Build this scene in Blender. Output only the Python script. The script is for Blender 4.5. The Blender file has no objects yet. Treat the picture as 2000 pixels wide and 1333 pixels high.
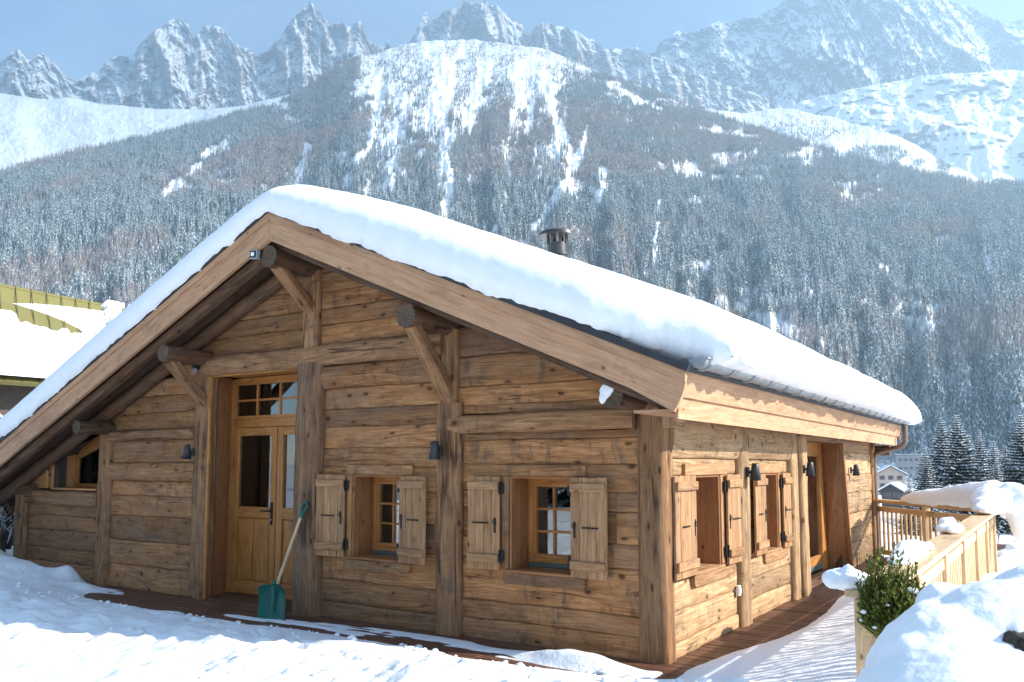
import bpy, bmesh, math, random
import numpy as np
from mathutils import Vector, Matrix, noise as mnoise
random.seed(7)
rng = np.random.default_rng(11)
scene = bpy.context.scene
COL = scene.collection

# ------------------------------------------------------------------ camera
FPX, CX, CY = 1605.0, 1000.0, 769.0
PITCH = math.atan(140.0 / FPX)
YAW = math.radians(33.34243)
CAM = np.array([2.712, -6.366, 1.6])
FH = np.array([-math.sin(YAW), math.cos(YAW), 0.0])
RT = np.array([math.cos(YAW), math.sin(YAW), 0.0])
UPW = np.array([0, 0, 1.0])
FW = FH * math.cos(PITCH) + UPW * math.sin(PITCH)
UC = -FH * math.sin(PITCH) + UPW * math.cos(PITCH)
cam_d = bpy.data.cameras.new("camera")
cam = bpy.data.objects.new("camera", cam_d)
COL.objects.link(cam)
M = Matrix((RT, UC, -FW)).transposed().to_4x4()
M.translation = Vector(CAM)
cam.matrix_world = M
cam_d.sensor_width = 36.0
cam_d.lens = 36.0 * FPX / 2000.0
cam_d.shift_y = (CY - 666.5) / 2000.0
cam_d.clip_start = 0.05
cam_d.clip_end = 60000.0
scene.camera = cam


def ray(px, py):
    return FW + RT * ((px - CX) / FPX) + UC * ((CY - py) / FPX)


def pt(px, py, depth):
    return Vector(CAM + ray(px, py) * depth)


def on(ax, val, px, py):
    d = ray(px, py)
    return Vector(CAM + d * ((val - CAM[ax]) / d[ax]))


# ------------------------------------------------------------------ light
SUN_AZ, SUN_EL = math.radians(20.0), math.radians(29.0)   # azimuth from +X towards +Y
world = bpy.data.worlds.new("World")
scene.world = world
world.use_nodes = True
wn, wl = world.node_tree.nodes, world.node_tree.links
bg = wn["Background"]
sky = wn.new("ShaderNodeTexSky")
sky.sky_type = 'NISHITA'
sky.sun_disc = False
sky.sun_elevation = SUN_EL
sky.sun_rotation = math.pi / 2 - SUN_AZ
sky.altitude = 1000.0
sky.air_density = 1.0
sky.dust_density = 0.0
sky.ozone_density = 2.4
# thin high cirrus in the sky
tcw = wn.new("ShaderNodeTexCoord")
mpw = wn.new("ShaderNodeMapping"); mpw.inputs['Scale'].default_value = (2.2, 2.2, 5.0)
mpw.inputs['Rotation'].default_value = (0.25, 0.1, 0.6)
nzw = wn.new("ShaderNodeTexNoise"); nzw.inputs['Scale'].default_value = 1.4; nzw.inputs['Detail'].default_value = 7
nzw.inputs['Distortion'].default_value = 0.6
crw = wn.new("ShaderNodeValToRGB"); crw.color_ramp.elements[0].position = .42; crw.color_ramp.elements[1].position = .78
mxw = wn.new("ShaderNodeMix"); mxw.data_type = 'RGBA'
mxm = wn.new("ShaderNodeMath"); mxm.operation = 'MULTIPLY'; mxm.inputs[1].default_value = 0.34
mxw.inputs[7].default_value = (7.5, 8.2, 9.0, 1)
wl.new(tcw.outputs['Generated'], mpw.inputs[0]); wl.new(mpw.outputs[0], nzw.inputs[0]); wl.new(nzw.outputs[0], crw.inputs[0])
wl.new(crw.outputs[0], mxm.inputs[0]); wl.new(mxm.outputs[0], mxw.inputs[0]); wl.new(sky.outputs[0], mxw.inputs[6])
wl.new(mxw.outputs[2], bg.inputs[0])
bg.inputs[1].default_value = 0.14
sun_d = bpy.data.lights.new("sun", 'SUN')
sun = bpy.data.objects.new("sun", sun_d)
COL.objects.link(sun)
sdir = Vector((math.cos(SUN_EL) * math.cos(SUN_AZ), math.cos(SUN_EL) * math.sin(SUN_AZ), math.sin(SUN_EL)))
sun.rotation_euler = sdir.to_track_quat('Z', 'Y').to_euler()
sun.location = (30, 10, 30)
sun_d.energy = 5.0
sun_d.angle = math.radians(0.53)
sun_d.color = (1.0, 0.93, 0.82)
scene.view_settings.view_transform = 'Standard'
scene.view_settings.look = 'None'
scene.view_settings.exposure = .86
scene.view_settings.gamma = 1.0
scene.cycles.max_bounces = 8
scene.cycles.volume_bounces = 1
scene.cycles.use_denoising = True


# ------------------------------------------------------------------ numpy noise
def _hash(ix, iy, seed):
    h = (ix.astype(np.int64) * 374761393 + iy.astype(np.int64) * 668265263 + seed * 1274126177) & 0xffffffff
    h = ((h ^ (h >> 13)) * 1274126177) & 0xffffffff
    return ((h ^ (h >> 16)) & 0xffff) / 65535.0


def vnoise(x, y, seed=0):
    x = np.asarray(x, float); y = np.asarray(y, float)
    ix = np.floor(x); iy = np.floor(y)
    fx = x - ix; fy = y - iy
    fx = fx * fx * fx * (fx * (fx * 6 - 15) + 10); fy = fy * fy * fy * (fy * (fy * 6 - 15) + 10)
    a = _hash(ix, iy, seed); b = _hash(ix + 1, iy, seed); c = _hash(ix, iy + 1, seed); d = _hash(ix + 1, iy + 1, seed)
    return (a + (b - a) * fx) * (1 - fy) + (c + (d - c) * fx) * fy


def fbm(x, y, o=5, seed=0, g=.5):
    s = 0.; a = 1.; t = 0.
    for k in range(o):
        s = s + a * (vnoise(x, y, seed + k * 17) * 2 - 1); t += a
        x = x * 2.03 + 3.1; y = y * 2.03 - 1.7; a *= g
    return s / t


def ridged(x, y, o=5, seed=0, g=.5):
    s = 0.; a = 1.; t = 0.
    for k in range(o):
        s = s + a * (1 - np.abs(vnoise(x, y, seed + k * 13) * 2 - 1)); t += a
        x = x * 2.07 + 1.3; y = y * 2.07 + 5.7; a *= g
    return s / t


def sst(a, b, x):
    t = np.clip((x - a) / (b - a), 0, 1)
    return t * t * (3 - 2 * t)


# ------------------------------------------------------------------ materials
def newmat(name):
    m = bpy.data.materials.new(name); m.use_nodes = True
    nt = m.node_tree; b = nt.nodes['Principled BSDF']
    return m, nt.nodes, nt.links, b


def nd(n, t, **k):
    x = n.new(t)
    for a, v in k.items():
        if a.startswith('i_'):
            x.inputs[int(a[2:])].default_value = v
        else:
            setattr(x, a, v)
    return x


def mapped(n, l, src, scale, loc=(0, 0, 0)):
    m = n.new("ShaderNodeMapping"); m.inputs['Scale'].default_value = scale; m.inputs['Location'].default_value = loc
    l.new(src, m.inputs[0]); return m.outputs[0]


def noise(n, l, src, sc=1., det=4., rough=.5, dist=0., scale=(1, 1, 1), loc=(0, 0, 0)):
    x = n.new("ShaderNodeTexNoise")
    x.inputs['Scale'].default_value = sc; x.inputs['Detail'].default_value = det
    x.inputs['Roughness'].default_value = rough; x.inputs['Distortion'].default_value = dist
    l.new(mapped(n, l, src, scale, loc), x.inputs['Vector']); return x.outputs[0]


def ramp(n, l, src, stops, interp='LINEAR'):
    r = n.new("ShaderNodeValToRGB"); r.color_ramp.interpolation = interp
    e = r.color_ramp.elements
    while len(e) < len(stops): e.new(0.5)
    for k, (p, c) in enumerate(stops):
        e[k].position = p
        e[k].color = (c, c, c, 1) if isinstance(c, (int, float)) else (*c, 1)
    l.new(src, r.inputs[0]); return r.outputs[0]


def mixc(n, l, f, a, b, mode='MIX'):
    m = n.new("ShaderNodeMix"); m.data_type = 'RGBA'; m.blend_type = mode
    for s, v in ((0, f), (6, a), (7, b)):
        if isinstance(v, (int, float)): m.inputs[s].default_value = v
        elif isinstance(v, tuple): m.inputs[s].default_value = (*v, 1)
        else: l.new(v, m.inputs[s])
    return m.outputs[2]


def math_(n, l, op, a, b=None, c=None):
    m = n.new("ShaderNodeMath"); m.operation = op
    for k, v in enumerate((a, b, c)):
        if v is None: continue
        if isinstance(v, (int, float)): m.inputs[k].default_value = v
        else: l.new(v, m.inputs[k])
    return m.outputs[0]


def bump(n, l, bsdf, h, st=.5, dist=.01, prev=None):
    b = n.new("ShaderNodeBump"); b.inputs['Strength'].default_value = st; b.inputs['Distance'].default_value = dist
    l.new(h, b.inputs['Height'])
    if prev is not None: l.new(prev, b.inputs['Normal'])
    l.new(b.outputs[0], bsdf.inputs['Normal']); return b.outputs[0]


def wood(name, dark, mid, light, grey=.25, greycol=(.17, .14, .115), knots=1.0, rough=.75, bstr=.6, vary=.25, cracks=1.0, band=5.0, SMUDGE=.0, ckf=17.):
    m, n, l, b = newmat(name)
    at = nd(n, "ShaderNodeAttribute", attribute_name="wc")
    src = at.outputs['Vector']
    warp = noise(n, l, src, 1.0, 2, .5, 0, (1.3, 3.5, 1))
    comb = n.new("ShaderNodeVectorMath"); comb.operation = 'MULTIPLY_ADD'
    # warp across the grain
    sep = n.new("ShaderNodeSeparateXYZ"); l.new(src, sep.inputs[0])
    vv = math_(n, l, 'MULTIPLY_ADD', warp, .16, sep.outputs[1])
    cx = n.new("ShaderNodeCombineXYZ"); l.new(sep.outputs[0], cx.inputs[0]); l.new(vv, cx.inputs[1]); l.new(sep.outputs[2], cx.inputs[2])
    ws = cx.outputs[0]
    rings = noise(n, l, ws, 1.0, 1.0, .4, .35, (.35, band * 2.2, 1))
    fr = math_(n, l, 'FRACT', math_(n, l, 'MULTIPLY', rings, 9.0))
    fr2 = math_(n, l, 'POWER', fr, 1.8)
    fib = noise(n, l, src, 1.0, 6, .74, 0, (5.5, 48., 1))
    str_ = noise(n, l, src, 1.0, 5, .70, .5, (2.6, 10., 1))
    big = noise(n, l, src, 1.0, 3, .55, .4, (1.1, 3.0, 1.), (5, 2, 0))
    tone = math_(n, l, 'ADD', math_(n, l, 'MULTIPLY', fr2, .13), math_(n, l, 'ADD', math_(n, l, 'MULTIPLY', fib, .50), math_(n, l, 'MULTIPLY', str_, .34)))
    col = ramp(n, l, tone, [(.28, dark), (.46, mid), (.64, light)])
    wnz = nd(n, "ShaderNodeTexWhiteNoise", noise_dimensions='1D')
    rz = math_(n, l, 'FLOOR', sep.outputs[2]); l.new(rz, wnz.inputs['W'])
    val = math_(n, l, 'MULTIPLY_ADD', wnz.outputs[0], 2 * vary, 1 - vary)
    hs = n.new("ShaderNodeHueSaturation"); l.new(val, hs.inputs['Value']); l.new(col, hs.inputs['Color'])
    col = hs.outputs[0]
    gm = ramp(n, l, big, [(.42, 0.), (.68, 1.)])
    col = mixc(n, l, math_(n, l, 'MULTIPLY', gm, grey), col, mixc(n, l, .5, greycol, mixc(n, l, 1., greycol, mixc(n, l, fib, (.6, .6, .6), (1.5, 1.5, 1.5)), 'MULTIPLY')))
    # dark weather smudges running across the grain
    sm = noise(n, l, src, 1., 4, .65, .3, (9., 3.5, 1), (4, 4, 9))
    sm2 = noise(n, l, src, 1., 2, .5, .0, (1.7, 1.5, 1), (8, 1, 2))
    col = mixc(n, l, math_(n, l, 'MULTIPLY', math_(n, l, 'MULTIPLY', ramp(n, l, sm, [(.52, 0.), (.66, 1.)]), ramp(n, l, sm2, [(.42, 0.), (.56, 1.)])), SMUDGE), col, tuple(c * .42 for c in greycol))
    # stains
    st = ramp(n, l, noise(n, l, src, 1., 4, .6, .5, (2.0, 5., 1), (9, 9, 3)), [(.56, 0.), (.72, 1.)])
    col = mixc(n, l, math_(n, l, 'MULTIPLY', st, .45), col, tuple(c * .45 for c in dark))
    h = math_(n, l, 'ADD', math_(n, l, 'MULTIPLY', fib, .5), math_(n, l, 'MULTIPLY', fr2, .5))
    if knots:
        vo = nd(n, "ShaderNodeTexVoronoi"); vo.inputs['Scale'].default_value = 1.0
        l.new(mapped(n, l, ws, (3.6, 7.5, 1.0)), vo.inputs['Vector'])
        vo.inputs['Randomness'].default_value = 1.0
        kk = ramp(n, l, vo.outputs['Distance'], [(.0, 1.), (.10 * knots, .95), (.15 * knots, 0.)])
        kh = ramp(n, l, vo.outputs['Distance'], [(.0, .7), (.16 * knots, .5), (.36 * knots, 0.)])
        col = mixc(n, l, math_(n, l, 'MULTIPLY', kh, .45), col, dark)
        col = mixc(n, l, math_(n, l, 'MULTIPLY', kk, .85), col, tuple(c * .35 for c in dark))
    if cracks:
        ck = noise(n, l, src, 1., 2, .5, .3, (.55, ckf, 1), (3, 7, 1))
        ca = math_(n, l, 'ABSOLUTE', math_(n, l, 'SUBTRACT', ck, .5))
        cm = ramp(n, l, noise(n, l, src, 1., 2, .5, 0, (1.5, 2., 1), (1, 1, 8)), [(.5, 0.), (.6, 1.)])
        cc = math_(n, l, 'MULTIPLY', ramp(n, l, ca, [(.0, 1.), (.012 * cracks, 0.)]), cm)
        col = mixc(n, l, math_(n, l, 'MULTIPLY', cc, .85), col, tuple(c * .2 for c in dark))
        h = math_(n, l, 'SUBTRACT', h, math_(n, l, 'MULTIPLY', cc, 1.6))
    l.new(col, b.inputs['Base Color'])
    b.inputs['Roughness'].default_value = rough
    b.inputs['Specular IOR Level'].default_value = .25
    bump(n, l, b, h, bstr, .012)
    return m


def flat(name, col, rough=.6, metal=0., spec=.5, nz=None, bmp=None):
    m, n, l, b = newmat(name)
    tc = n.new("ShaderNodeTexCoord")
    s, amt = nz or (6., .15)
    f = noise(n, l, tc.outputs['Object'], s, 4, .6)
    c2 = tuple(min(1, c * (1 + amt)) for c in col); c1 = tuple(c * (1 - amt) for c in col)
    l.new(mixc(n, l, ramp(n, l, f, [(.3, 0.), (.7, 1.)]), c1, c2), b.inputs['Base Color'])
    b.inputs['Roughness'].default_value = rough; b.inputs['Metallic'].default_value = metal
    b.inputs['Specular IOR Level'].default_value = spec
    if bmp: bump(n, l, b, noise(n, l, tc.outputs['Object'], bmp[0], 4, .6), bmp[1], bmp[2])
    return m


def snowmat(name, fine=60., st=.35, coarse=7., col=(.87, .89, .92), dirt=0.):
    m, n, l, b = newmat(name)
    g = n.new("ShaderNodeNewGeometry")
    src = g.outputs['Position']
    a = noise(n, l, src, fine, 4, .6)
    c = noise(n, l, src, coarse, 4, .55)
    h = math_(n, l, 'ADD', math_(n, l, 'MULTIPLY', a, .35), c)
    base = mixc(n, l, ramp(n, l, c, [(.35, 0.), (.65, 1.)]), tuple(x * .965 for x in col), col)
    if dirt:
        d = ramp(n, l, noise(n, l, src, 3.2, 6, .72), [(.70, 0.), (.76, 1.)])
        d2 = math_(n, l, 'MULTIPLY', d, ramp(n, l, noise(n, l, src, .6, 2, .5), [(.5, 0.), (.6, 1.)]))
        base = mixc(n, l, math_(n, l, 'MULTIPLY', d2, dirt), base, (.42, .33, .22))
    l.new(base, b.inputs['Base Color'])
    b.inputs['Roughness'].default_value = .65
    b.inputs['Specular IOR Level'].default_value = .3
    bump(n, l, b, h, st, .03)
    return m


W_OLD = wood("aged_larch", (.160, .066, .026), (.335, .155, .060), (.50, .268, .115), grey=.34, SMUDGE=.6, vary=.34)
W_POST = wood("hewn_post", (.120, .052, .024), (.285, .145, .066), (.43, .25, .125), SMUDGE=.45, grey=.14, cracks=4.2, ckf=8., vary=.15)
W_DARKPOST = wood("grey_hewn_post", (.085, .042, .024), (.205, .110, .058), (.33, .195, .108), grey=.22, cracks=5., ckf=8., vary=.1)
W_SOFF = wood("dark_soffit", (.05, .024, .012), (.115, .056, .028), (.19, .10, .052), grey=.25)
W_BARGE = wood("new_larch_board", (.32, .165, .085), (.46, .262, .148), (.55, .345, .21), grey=.06, knots=.6, cracks=.5, vary=.06, bstr=.3)
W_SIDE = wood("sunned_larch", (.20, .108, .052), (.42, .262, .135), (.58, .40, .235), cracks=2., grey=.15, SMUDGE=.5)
W_SHUT = wood("shutter_larch", (.19, .088, .040), (.37, .200, .095), (.49, .295, .155), grey=.2, knots=.7, cracks=.7, vary=.14)
W_ORANGE = wood("varnished_larch", (.24, .088, .022), (.42, .172, .045), (.53, .245, .075), grey=0., knots=.35, cracks=0, rough=.42, bstr=.15, vary=.06, band=3)
W_REVEAL = wood("reveal_larch", (.17, .068, .025), (.29, .125, .048), (.38, .18, .075), grey=0., knots=.6, cracks=.3, rough=.55, bstr=.2, vary=.08)
W_DECK = wood("wet_deck", (.050, .021, .013), (.112, .050, .030), (.18, .09, .055), grey=.1, knots=.3, rough=.5, vary=.25, bstr=.35)
W_RAIL = wood("fresh_pine", (.42, .27, .145), (.58, .405, .235), (.68, .50, .31), grey=.0, knots=.4, cracks=.2, bstr=.15, vary=.08, rough=.6)
W_HANDLE = wood("ash_handle", (.45, .30, .17), (.60, .42, .26), (.68, .50, .33), grey=.0, knots=0, cracks=0, bstr=.1, vary=0)
W_INNER = flat("inner_wall", (.05, .035, .025), .8)
SNOW = snowmat("snow", 45., .30, 6.)
SNOWG = snowmat("ground_snow", 26., .7, 5., dirt=.7, col=(.80, .825, .865))
SNOWR = snowmat("roof_snow", 90., .22, 11.)
IRON = flat("black_iron", (.022, .020, .020), .55, .6, nz=(40, .4))
LAMPM = flat("anthracite_paint", (.030, .033, .040), .42, .2)
ZINC = flat("zinc", (.32, .35, .37), .55, .5, nz=(9, .2))
STEEL = flat("flue_steel", (.055, .055, .058), .4, .5, nz=(3, .25))
MEMB = flat("roof_membrane", (.028, .030, .035), .75, bmp=(30, .5, .01))
GREENP = flat("green_plastic", (.004, .105, .078), .38, nz=(8, .15))
WHITEP = flat("white_plastic", (.75, .75, .73), .5)
RUBBER = flat("grey_gasket", (.10, .12, .11), .7)
ROCKM = flat("dark_stone", (.045, .038, .032), .9, nz=(12, .5), bmp=(14, 1., .05))


def endgrain(name):
    m, n, l, b = newmat(name)
    at = nd(n, "ShaderNodeAttribute", attribute_name="wc"); src = at.outputs['Vector']
    sep = n.new("ShaderNodeSeparateXYZ"); l.new(src, sep.inputs[0])
    cb = n.new("ShaderNodeCombineXYZ"); l.new(sep.outputs[0], cb.inputs[0]); l.new(sep.outputs[1], cb.inputs[1])
    ln = nd(n, "ShaderNodeVectorMath", operation='LENGTH'); l.new(cb.outputs[0], ln.inputs[0])
    nz = noise(n, l, cb.outputs[0], 14., 3, .5)
    r = math_(n, l, 'ADD', ln.outputs['Value'], math_(n, l, 'MULTIPLY', nz, .03))
    rg = math_(n, l, 'FRACT', math_(n, l, 'MULTIPLY', r, 90.))
    ang = math_(n, l, 'ARCTAN2', sep.outputs[1], sep.outputs[0])
    ca = n.new("ShaderNodeCombineXYZ"); l.new(math_(n, l, 'MULTIPLY', ang, 5.), ca.inputs[0]); l.new(sep.outputs[2], ca.inputs[1])
    l.new(math_(n, l, 'MULTIPLY', ln.outputs['Value'], 6.), ca.inputs[2])
    rad = noise(n, l, ca.outputs[0], 1., 3, .6)
    ck = ramp(n, l, math_(n, l, 'ABSOLUTE', math_(n, l, 'SUBTRACT', rad, .5)), [(0., 1.), (.025, 0.)])
    col = mixc(n, l, rg, (.055, .036, .022), (.17, .115, .072))
    col = mixc(n, l, ck, col, (.015, .012, .01))
    l.new(col, b.inputs['Base Color']); b.inputs['Roughness'].default_value = .85
    bump(n, l, b, math_(n, l, 'SUBTRACT', rg, math_(n, l, 'MULTIPLY', ck, 3.)), .6, .006)
    return m


ENDG = endgrain("end_grain")


def glassmat():
    m, n, l, b = newmat("window_glass")
    out = n['Material Output']; n.remove(b)
    gl = n.new("ShaderNodeBsdfGlossy"); gl.inputs['Roughness'].default_value = .015; gl.inputs['Color'].default_value = (.95, .97, 1, 1)
    tr = n.new("ShaderNodeBsdfTransparent"); tr.inputs[0].default_value = (.80, .84, .83, 1)
    fr = n.new("ShaderNodeFresnel"); fr.inputs[0].default_value = 1.5
    f2 = math_(n, l, 'MULTIPLY_ADD', fr.outputs[0], 1.5, .06)
    mx = n.new("ShaderNodeMixShader"); l.new(f2, mx.inputs[0]); l.new(tr.outputs[0], mx.inputs[1]); l.new(gl.outputs[0], mx.inputs[2])
    tc = n.new("ShaderNodeTexCoord")
    bp = n.new("ShaderNodeBump"); bp.inputs['Strength'].default_value = .04; bp.inputs['Distance'].default_value = .01
    l.new(noise(n, l, tc.outputs['Object'], 2.5, 2, .5), bp.inputs['Height']); l.new(bp.outputs[0], gl.inputs['Normal'])
    l.new(mx.outputs[0], out.inputs[0]); return m


GLASS = glassmat()


# ------------------------------------------------------------------ object helpers
def tag(o, label=None, cat=None, group=None, kind=None):
    if label: o['label'] = label
    if cat: o['category'] = cat
    if group: o['group'] = group
    if kind: o['kind'] = kind
    return o


def empty(name, loc=(0, 0, 0), rz=0.):
    o = bpy.data.objects.new(name, None); COL.objects.link(o); o.location = loc; o.rotation_euler = (0, 0, rz)
    o.empty_display_size = .2
    return o


def copy_tree(o, parent=None):
    c = o.copy(); COL.objects.link(c); c.parent = parent
    for ch in list(o.children): copy_tree(ch, c)
    return c


class MB:
    """collects pieces of ONE object: vertices, faces, wood coordinates, material slots, smooth flags"""
    def __init__(s): s.v = []; s.f = []; s.w = []; s.m = []; s.s = []

    def add(s, vs, fs, ws=None, mat=0, smooth=False):
        o = len(s.v); s.v += [tuple(p) for p in vs]
        s.w += [tuple(p) for p in (ws if ws is not None else vs)]
        s.f += [tuple(i + o for i in f) for f in fs]
        s.m += [mat] * len(fs); s.s += [smooth] * len(fs)

    def build(s, name, mats, parent=None, loc=None):
        me = bpy.data.meshes.new(name); me.from_pydata(s.v, [], s.f)
        if not isinstance(mats, (list, tuple)): mats = [mats]
        for m in mats: me.materials.append(m)
        me.polygons.foreach_set('material_index', s.m); me.polygons.foreach_set('use_smooth', s.s)
        a = me.attributes.new('wc', 'FLOAT_VECTOR', 'POINT'); a.data.foreach_set('vector', np.array(s.w, 'f').ravel())
        me.update()
        o = bpy.data.objects.new(name, me); COL.objects.link(o)
        if parent: o.parent = parent
        if loc: o.location = loc
        return o

    def box(s, c, d, R=None, mat=0, wrand=None, bev=0.004):
        """small bevelled box centred c with dims d; grain along its longest side"""
        c = Vector(c); d = Vector(d); h = d / 2; ax = max(range(3), key=lambda k: d[k]); o1, o2 = [k for k in range(3) if k != ax]
        r = wrand if wrand is not None else random.random() * 900
        bev = min(bev, min(h) * .45)
        bm = bmesh.new(); bmesh.ops.create_cube(bm, size=1.0)
        for v in bm.verts: v.co = Vector((v.co.x * d.x, v.co.y * d.y, v.co.z * d.z))
        bmesh.ops.bevel(bm, geom=bm.edges[:], offset=bev, segments=1, affect='EDGES')
        vs = []; ws = []
        for v in bm.verts:
            p = v.co.copy(); ws.append((p[ax] + r, p[o1] + p[o2] * .8, math.floor(r) + .37))
            if R is not None: p = R @ p
            vs.append(p + c)
        bm.verts.index_update()
        fs = [[v.index for v in f.verts] for f in bm.faces]; bm.free()
        s.add(vs, fs, ws, mat)

    def timber(s, p0, p1, w, h, side, e=5., n=20, seg=.12, wob=.006, mat=0, capmat=None, taper=1., rnd=None, cut=None):
        """hewn or round timber p0->p1; side = direction of the width w; e = superellipse exponent (2 round)"""
        p0 = Vector(p0); p1 = Vector(p1); A = p1 - p0; L = A.length; A.normalize()
        S = Vector(side); S = (S - A * S.dot(A)).normalized(); U = A.cross(S)
        k = max(2, int(L / seg) + 1); r = random.random() * 900 if rnd is None else rnd; ri = math.floor(r) + .37
        vs = []; ws = []; fs = []
        per = []
        for j in range(n):
            t = 2 * math.pi * (j + .5) / n; c, q = math.cos(t), math.sin(t)
            m = (abs(c) ** e + abs(q) ** e) ** (-1 / e)
            per.append((c * m, q * m))
        arc = [0.]
        for j in range(1, n):
            arc.append(arc[-1] + math.hypot((per[j][0] - per[j - 1][0]) * w / 2, (per[j][1] - per[j - 1][1]) * h / 2))
        for i in range(k + 1):
            t = i / k; tp = 1 + (taper - 1) * t; ctr = p0 + A * (L * t)
            for j, (a, b) in enumerate(per):
                nzv = mnoise.noise(Vector((t * L * 1.5 + r, a * .9, b * .9))) + .5 * mnoise.noise(Vector((t * L * 5 + r, a * 2, b * 2)))
                q = 1 + wob * nzv / max(.02, min(w, h) / 2)
                vs.append(ctr + S * (a * w / 2 * tp * q) + U * (b * h / 2 * tp * q)); ws.append((t * L + r, arc[j], ri))
        for i in range(k):
            for j in range(n):
                j2 = (j + 1) % n; fs.append((i * n + j, i * n + j2, (i + 1) * n + j2, (i + 1) * n + j))
        s.add(vs, fs, ws, mat, True)
        for i in (0, k):
            ring = vs[i * n:(i + 1) * n]; ctr = p0 if i == 0 else p1
            cw = [(a * w / 2, b * h / 2, ri) for a, b in per]
            f = [(n, (j + 1) % n, j) for j in range(n)] if i == 0 else [(n, j, (j + 1) % n) for j in range(n)]
            if capmat is not None:
                s.add(ring + [ctr], f, cw + [(0, 0, ri)], capmat)
            else:
                s.add(ring + [ctr], f, [(x[0] * .3 + r, x[1], ri) for x in cw] + [(r, 0, ri)], mat)

    def cyl(s, p0, p1, r0, r1=None, n=16, mat=0, smooth=True, cap=True):
        r1 = r0 if r1 is None else r1
        p0 = Vector(p0); p1 = Vector(p1); A = (p1 - p0).normalized(); S = A.orthogonal().normalized(); U = A.cross(S)
        L = (p1 - p0).length
        vs = []; ws = []
        for i, (p, r) in enumerate(((p0, r0), (p1, r1))):
            for j in range(n):
                t = 2 * math.pi * j / n; vs.append(p + S * (math.cos(t) * r) + U * (math.sin(t) * r)); ws.append((i * L, r * t, 3.3))
        fs = [(j, (j + 1) % n, n + (j + 1) % n, n + j) for j in range(n)]
        s.add(vs, fs, ws, mat, smooth)
        if cap:
            s.add(vs[:n], [tuple(reversed(range(n)))], ws[:n], mat); s.add(vs[n:], [tuple(range(n))], ws[n:], mat)

    def tube(s, pts, r, n=10, mat=0):
        pts = [Vector(p) for p in pts]; vs = []; ws = []; L = 0
        nrm = (pts[1] - pts[0]).orthogonal().normalized()
        for i, p in enumerate(pts):
            a = (pts[min(i + 1, len(pts) - 1)] - pts[max(i - 1, 0)]).normalized()
            nrm = (nrm - a * nrm.dot(a)).normalized(); u = a.cross(nrm)
            if i: L += (p - pts[i - 1]).length
            rr = r[i] if isinstance(r, (list, tuple)) else r
            for j in range(n):
                t = 2 * math.pi * j / n; vs.append(p + nrm * (math.cos(t) * rr) + u * (math.sin(t) * rr)); ws.append((L, rr * t, 3.3))
        fs = [(i * n + j, i * n + (j + 1) % n, (i + 1) * n + (j + 1) % n, (i + 1) * n + j) for i in range(len(pts) - 1) for j in range(n)]
        s.add(vs, fs, ws, mat, True)
        s.add(vs[:n], [tuple(reversed(range(n)))], ws[:n], mat); s.add(vs[-n:], [tuple(range(n))], ws[-n:], mat)

    def quad(s, a, b, c, d, mat=0, r=None):
        r = random.random() * 900 if r is None else r
        a, b, c, d = map(Vector, (a, b, c, d)); L = (b - a).length; W = (d - a).length
        s.add([a, b, c, d], [(0, 1, 2, 3)], [(r, 0, math.floor(r) + .37), (r + L, 0, math.floor(r) + .37), (r + L, W, math.floor(r) + .37), (r, W, math.floor(r) + .37)], mat)

    def slab(s, a, b, c, d, thick, mat=0, r=None):
        """solid board over quad abcd (a->b along the grain), thickened along -normal"""
        r = random.random() * 900 if r is None else r; ri = math.floor(r) + .37
        a, b, c, d = map(Vector, (a, b, c, d)); N = (b - a).cross(d - a).normalized() * thick
        L = (b - a).length; W = (d - a).length
        w = [(r, 0, ri), (r + L, 0, ri), (r + L, W, ri), (r, W, ri)]
        w2 = [(x, y + .05, z) for x, y, z in w]
        s.add([a, b, c, d, a - N, b - N, c - N, d - N], [(0, 1, 2, 3), (7, 6, 5, 4), (0, 4, 5, 1), (1, 5, 6, 2), (2, 6, 7, 3), (3, 7, 4, 0)], w + w2, mat)


# ------------------------------------------------------------------ log wall boards
RX, RZ, SL = -4.07, 4.255, .4301      # ridge x, bargeboard top, roof slope


def rooftop(x): return RZ - SL * abs(x - RX)


def seamwob(k, a): return .011 * mnoise.noise(Vector((a * 1.3, k * 7.7, 1.))) + .004 * mnoise.noise(Vector((a * 6, k * 3.1, 4.)))


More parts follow.
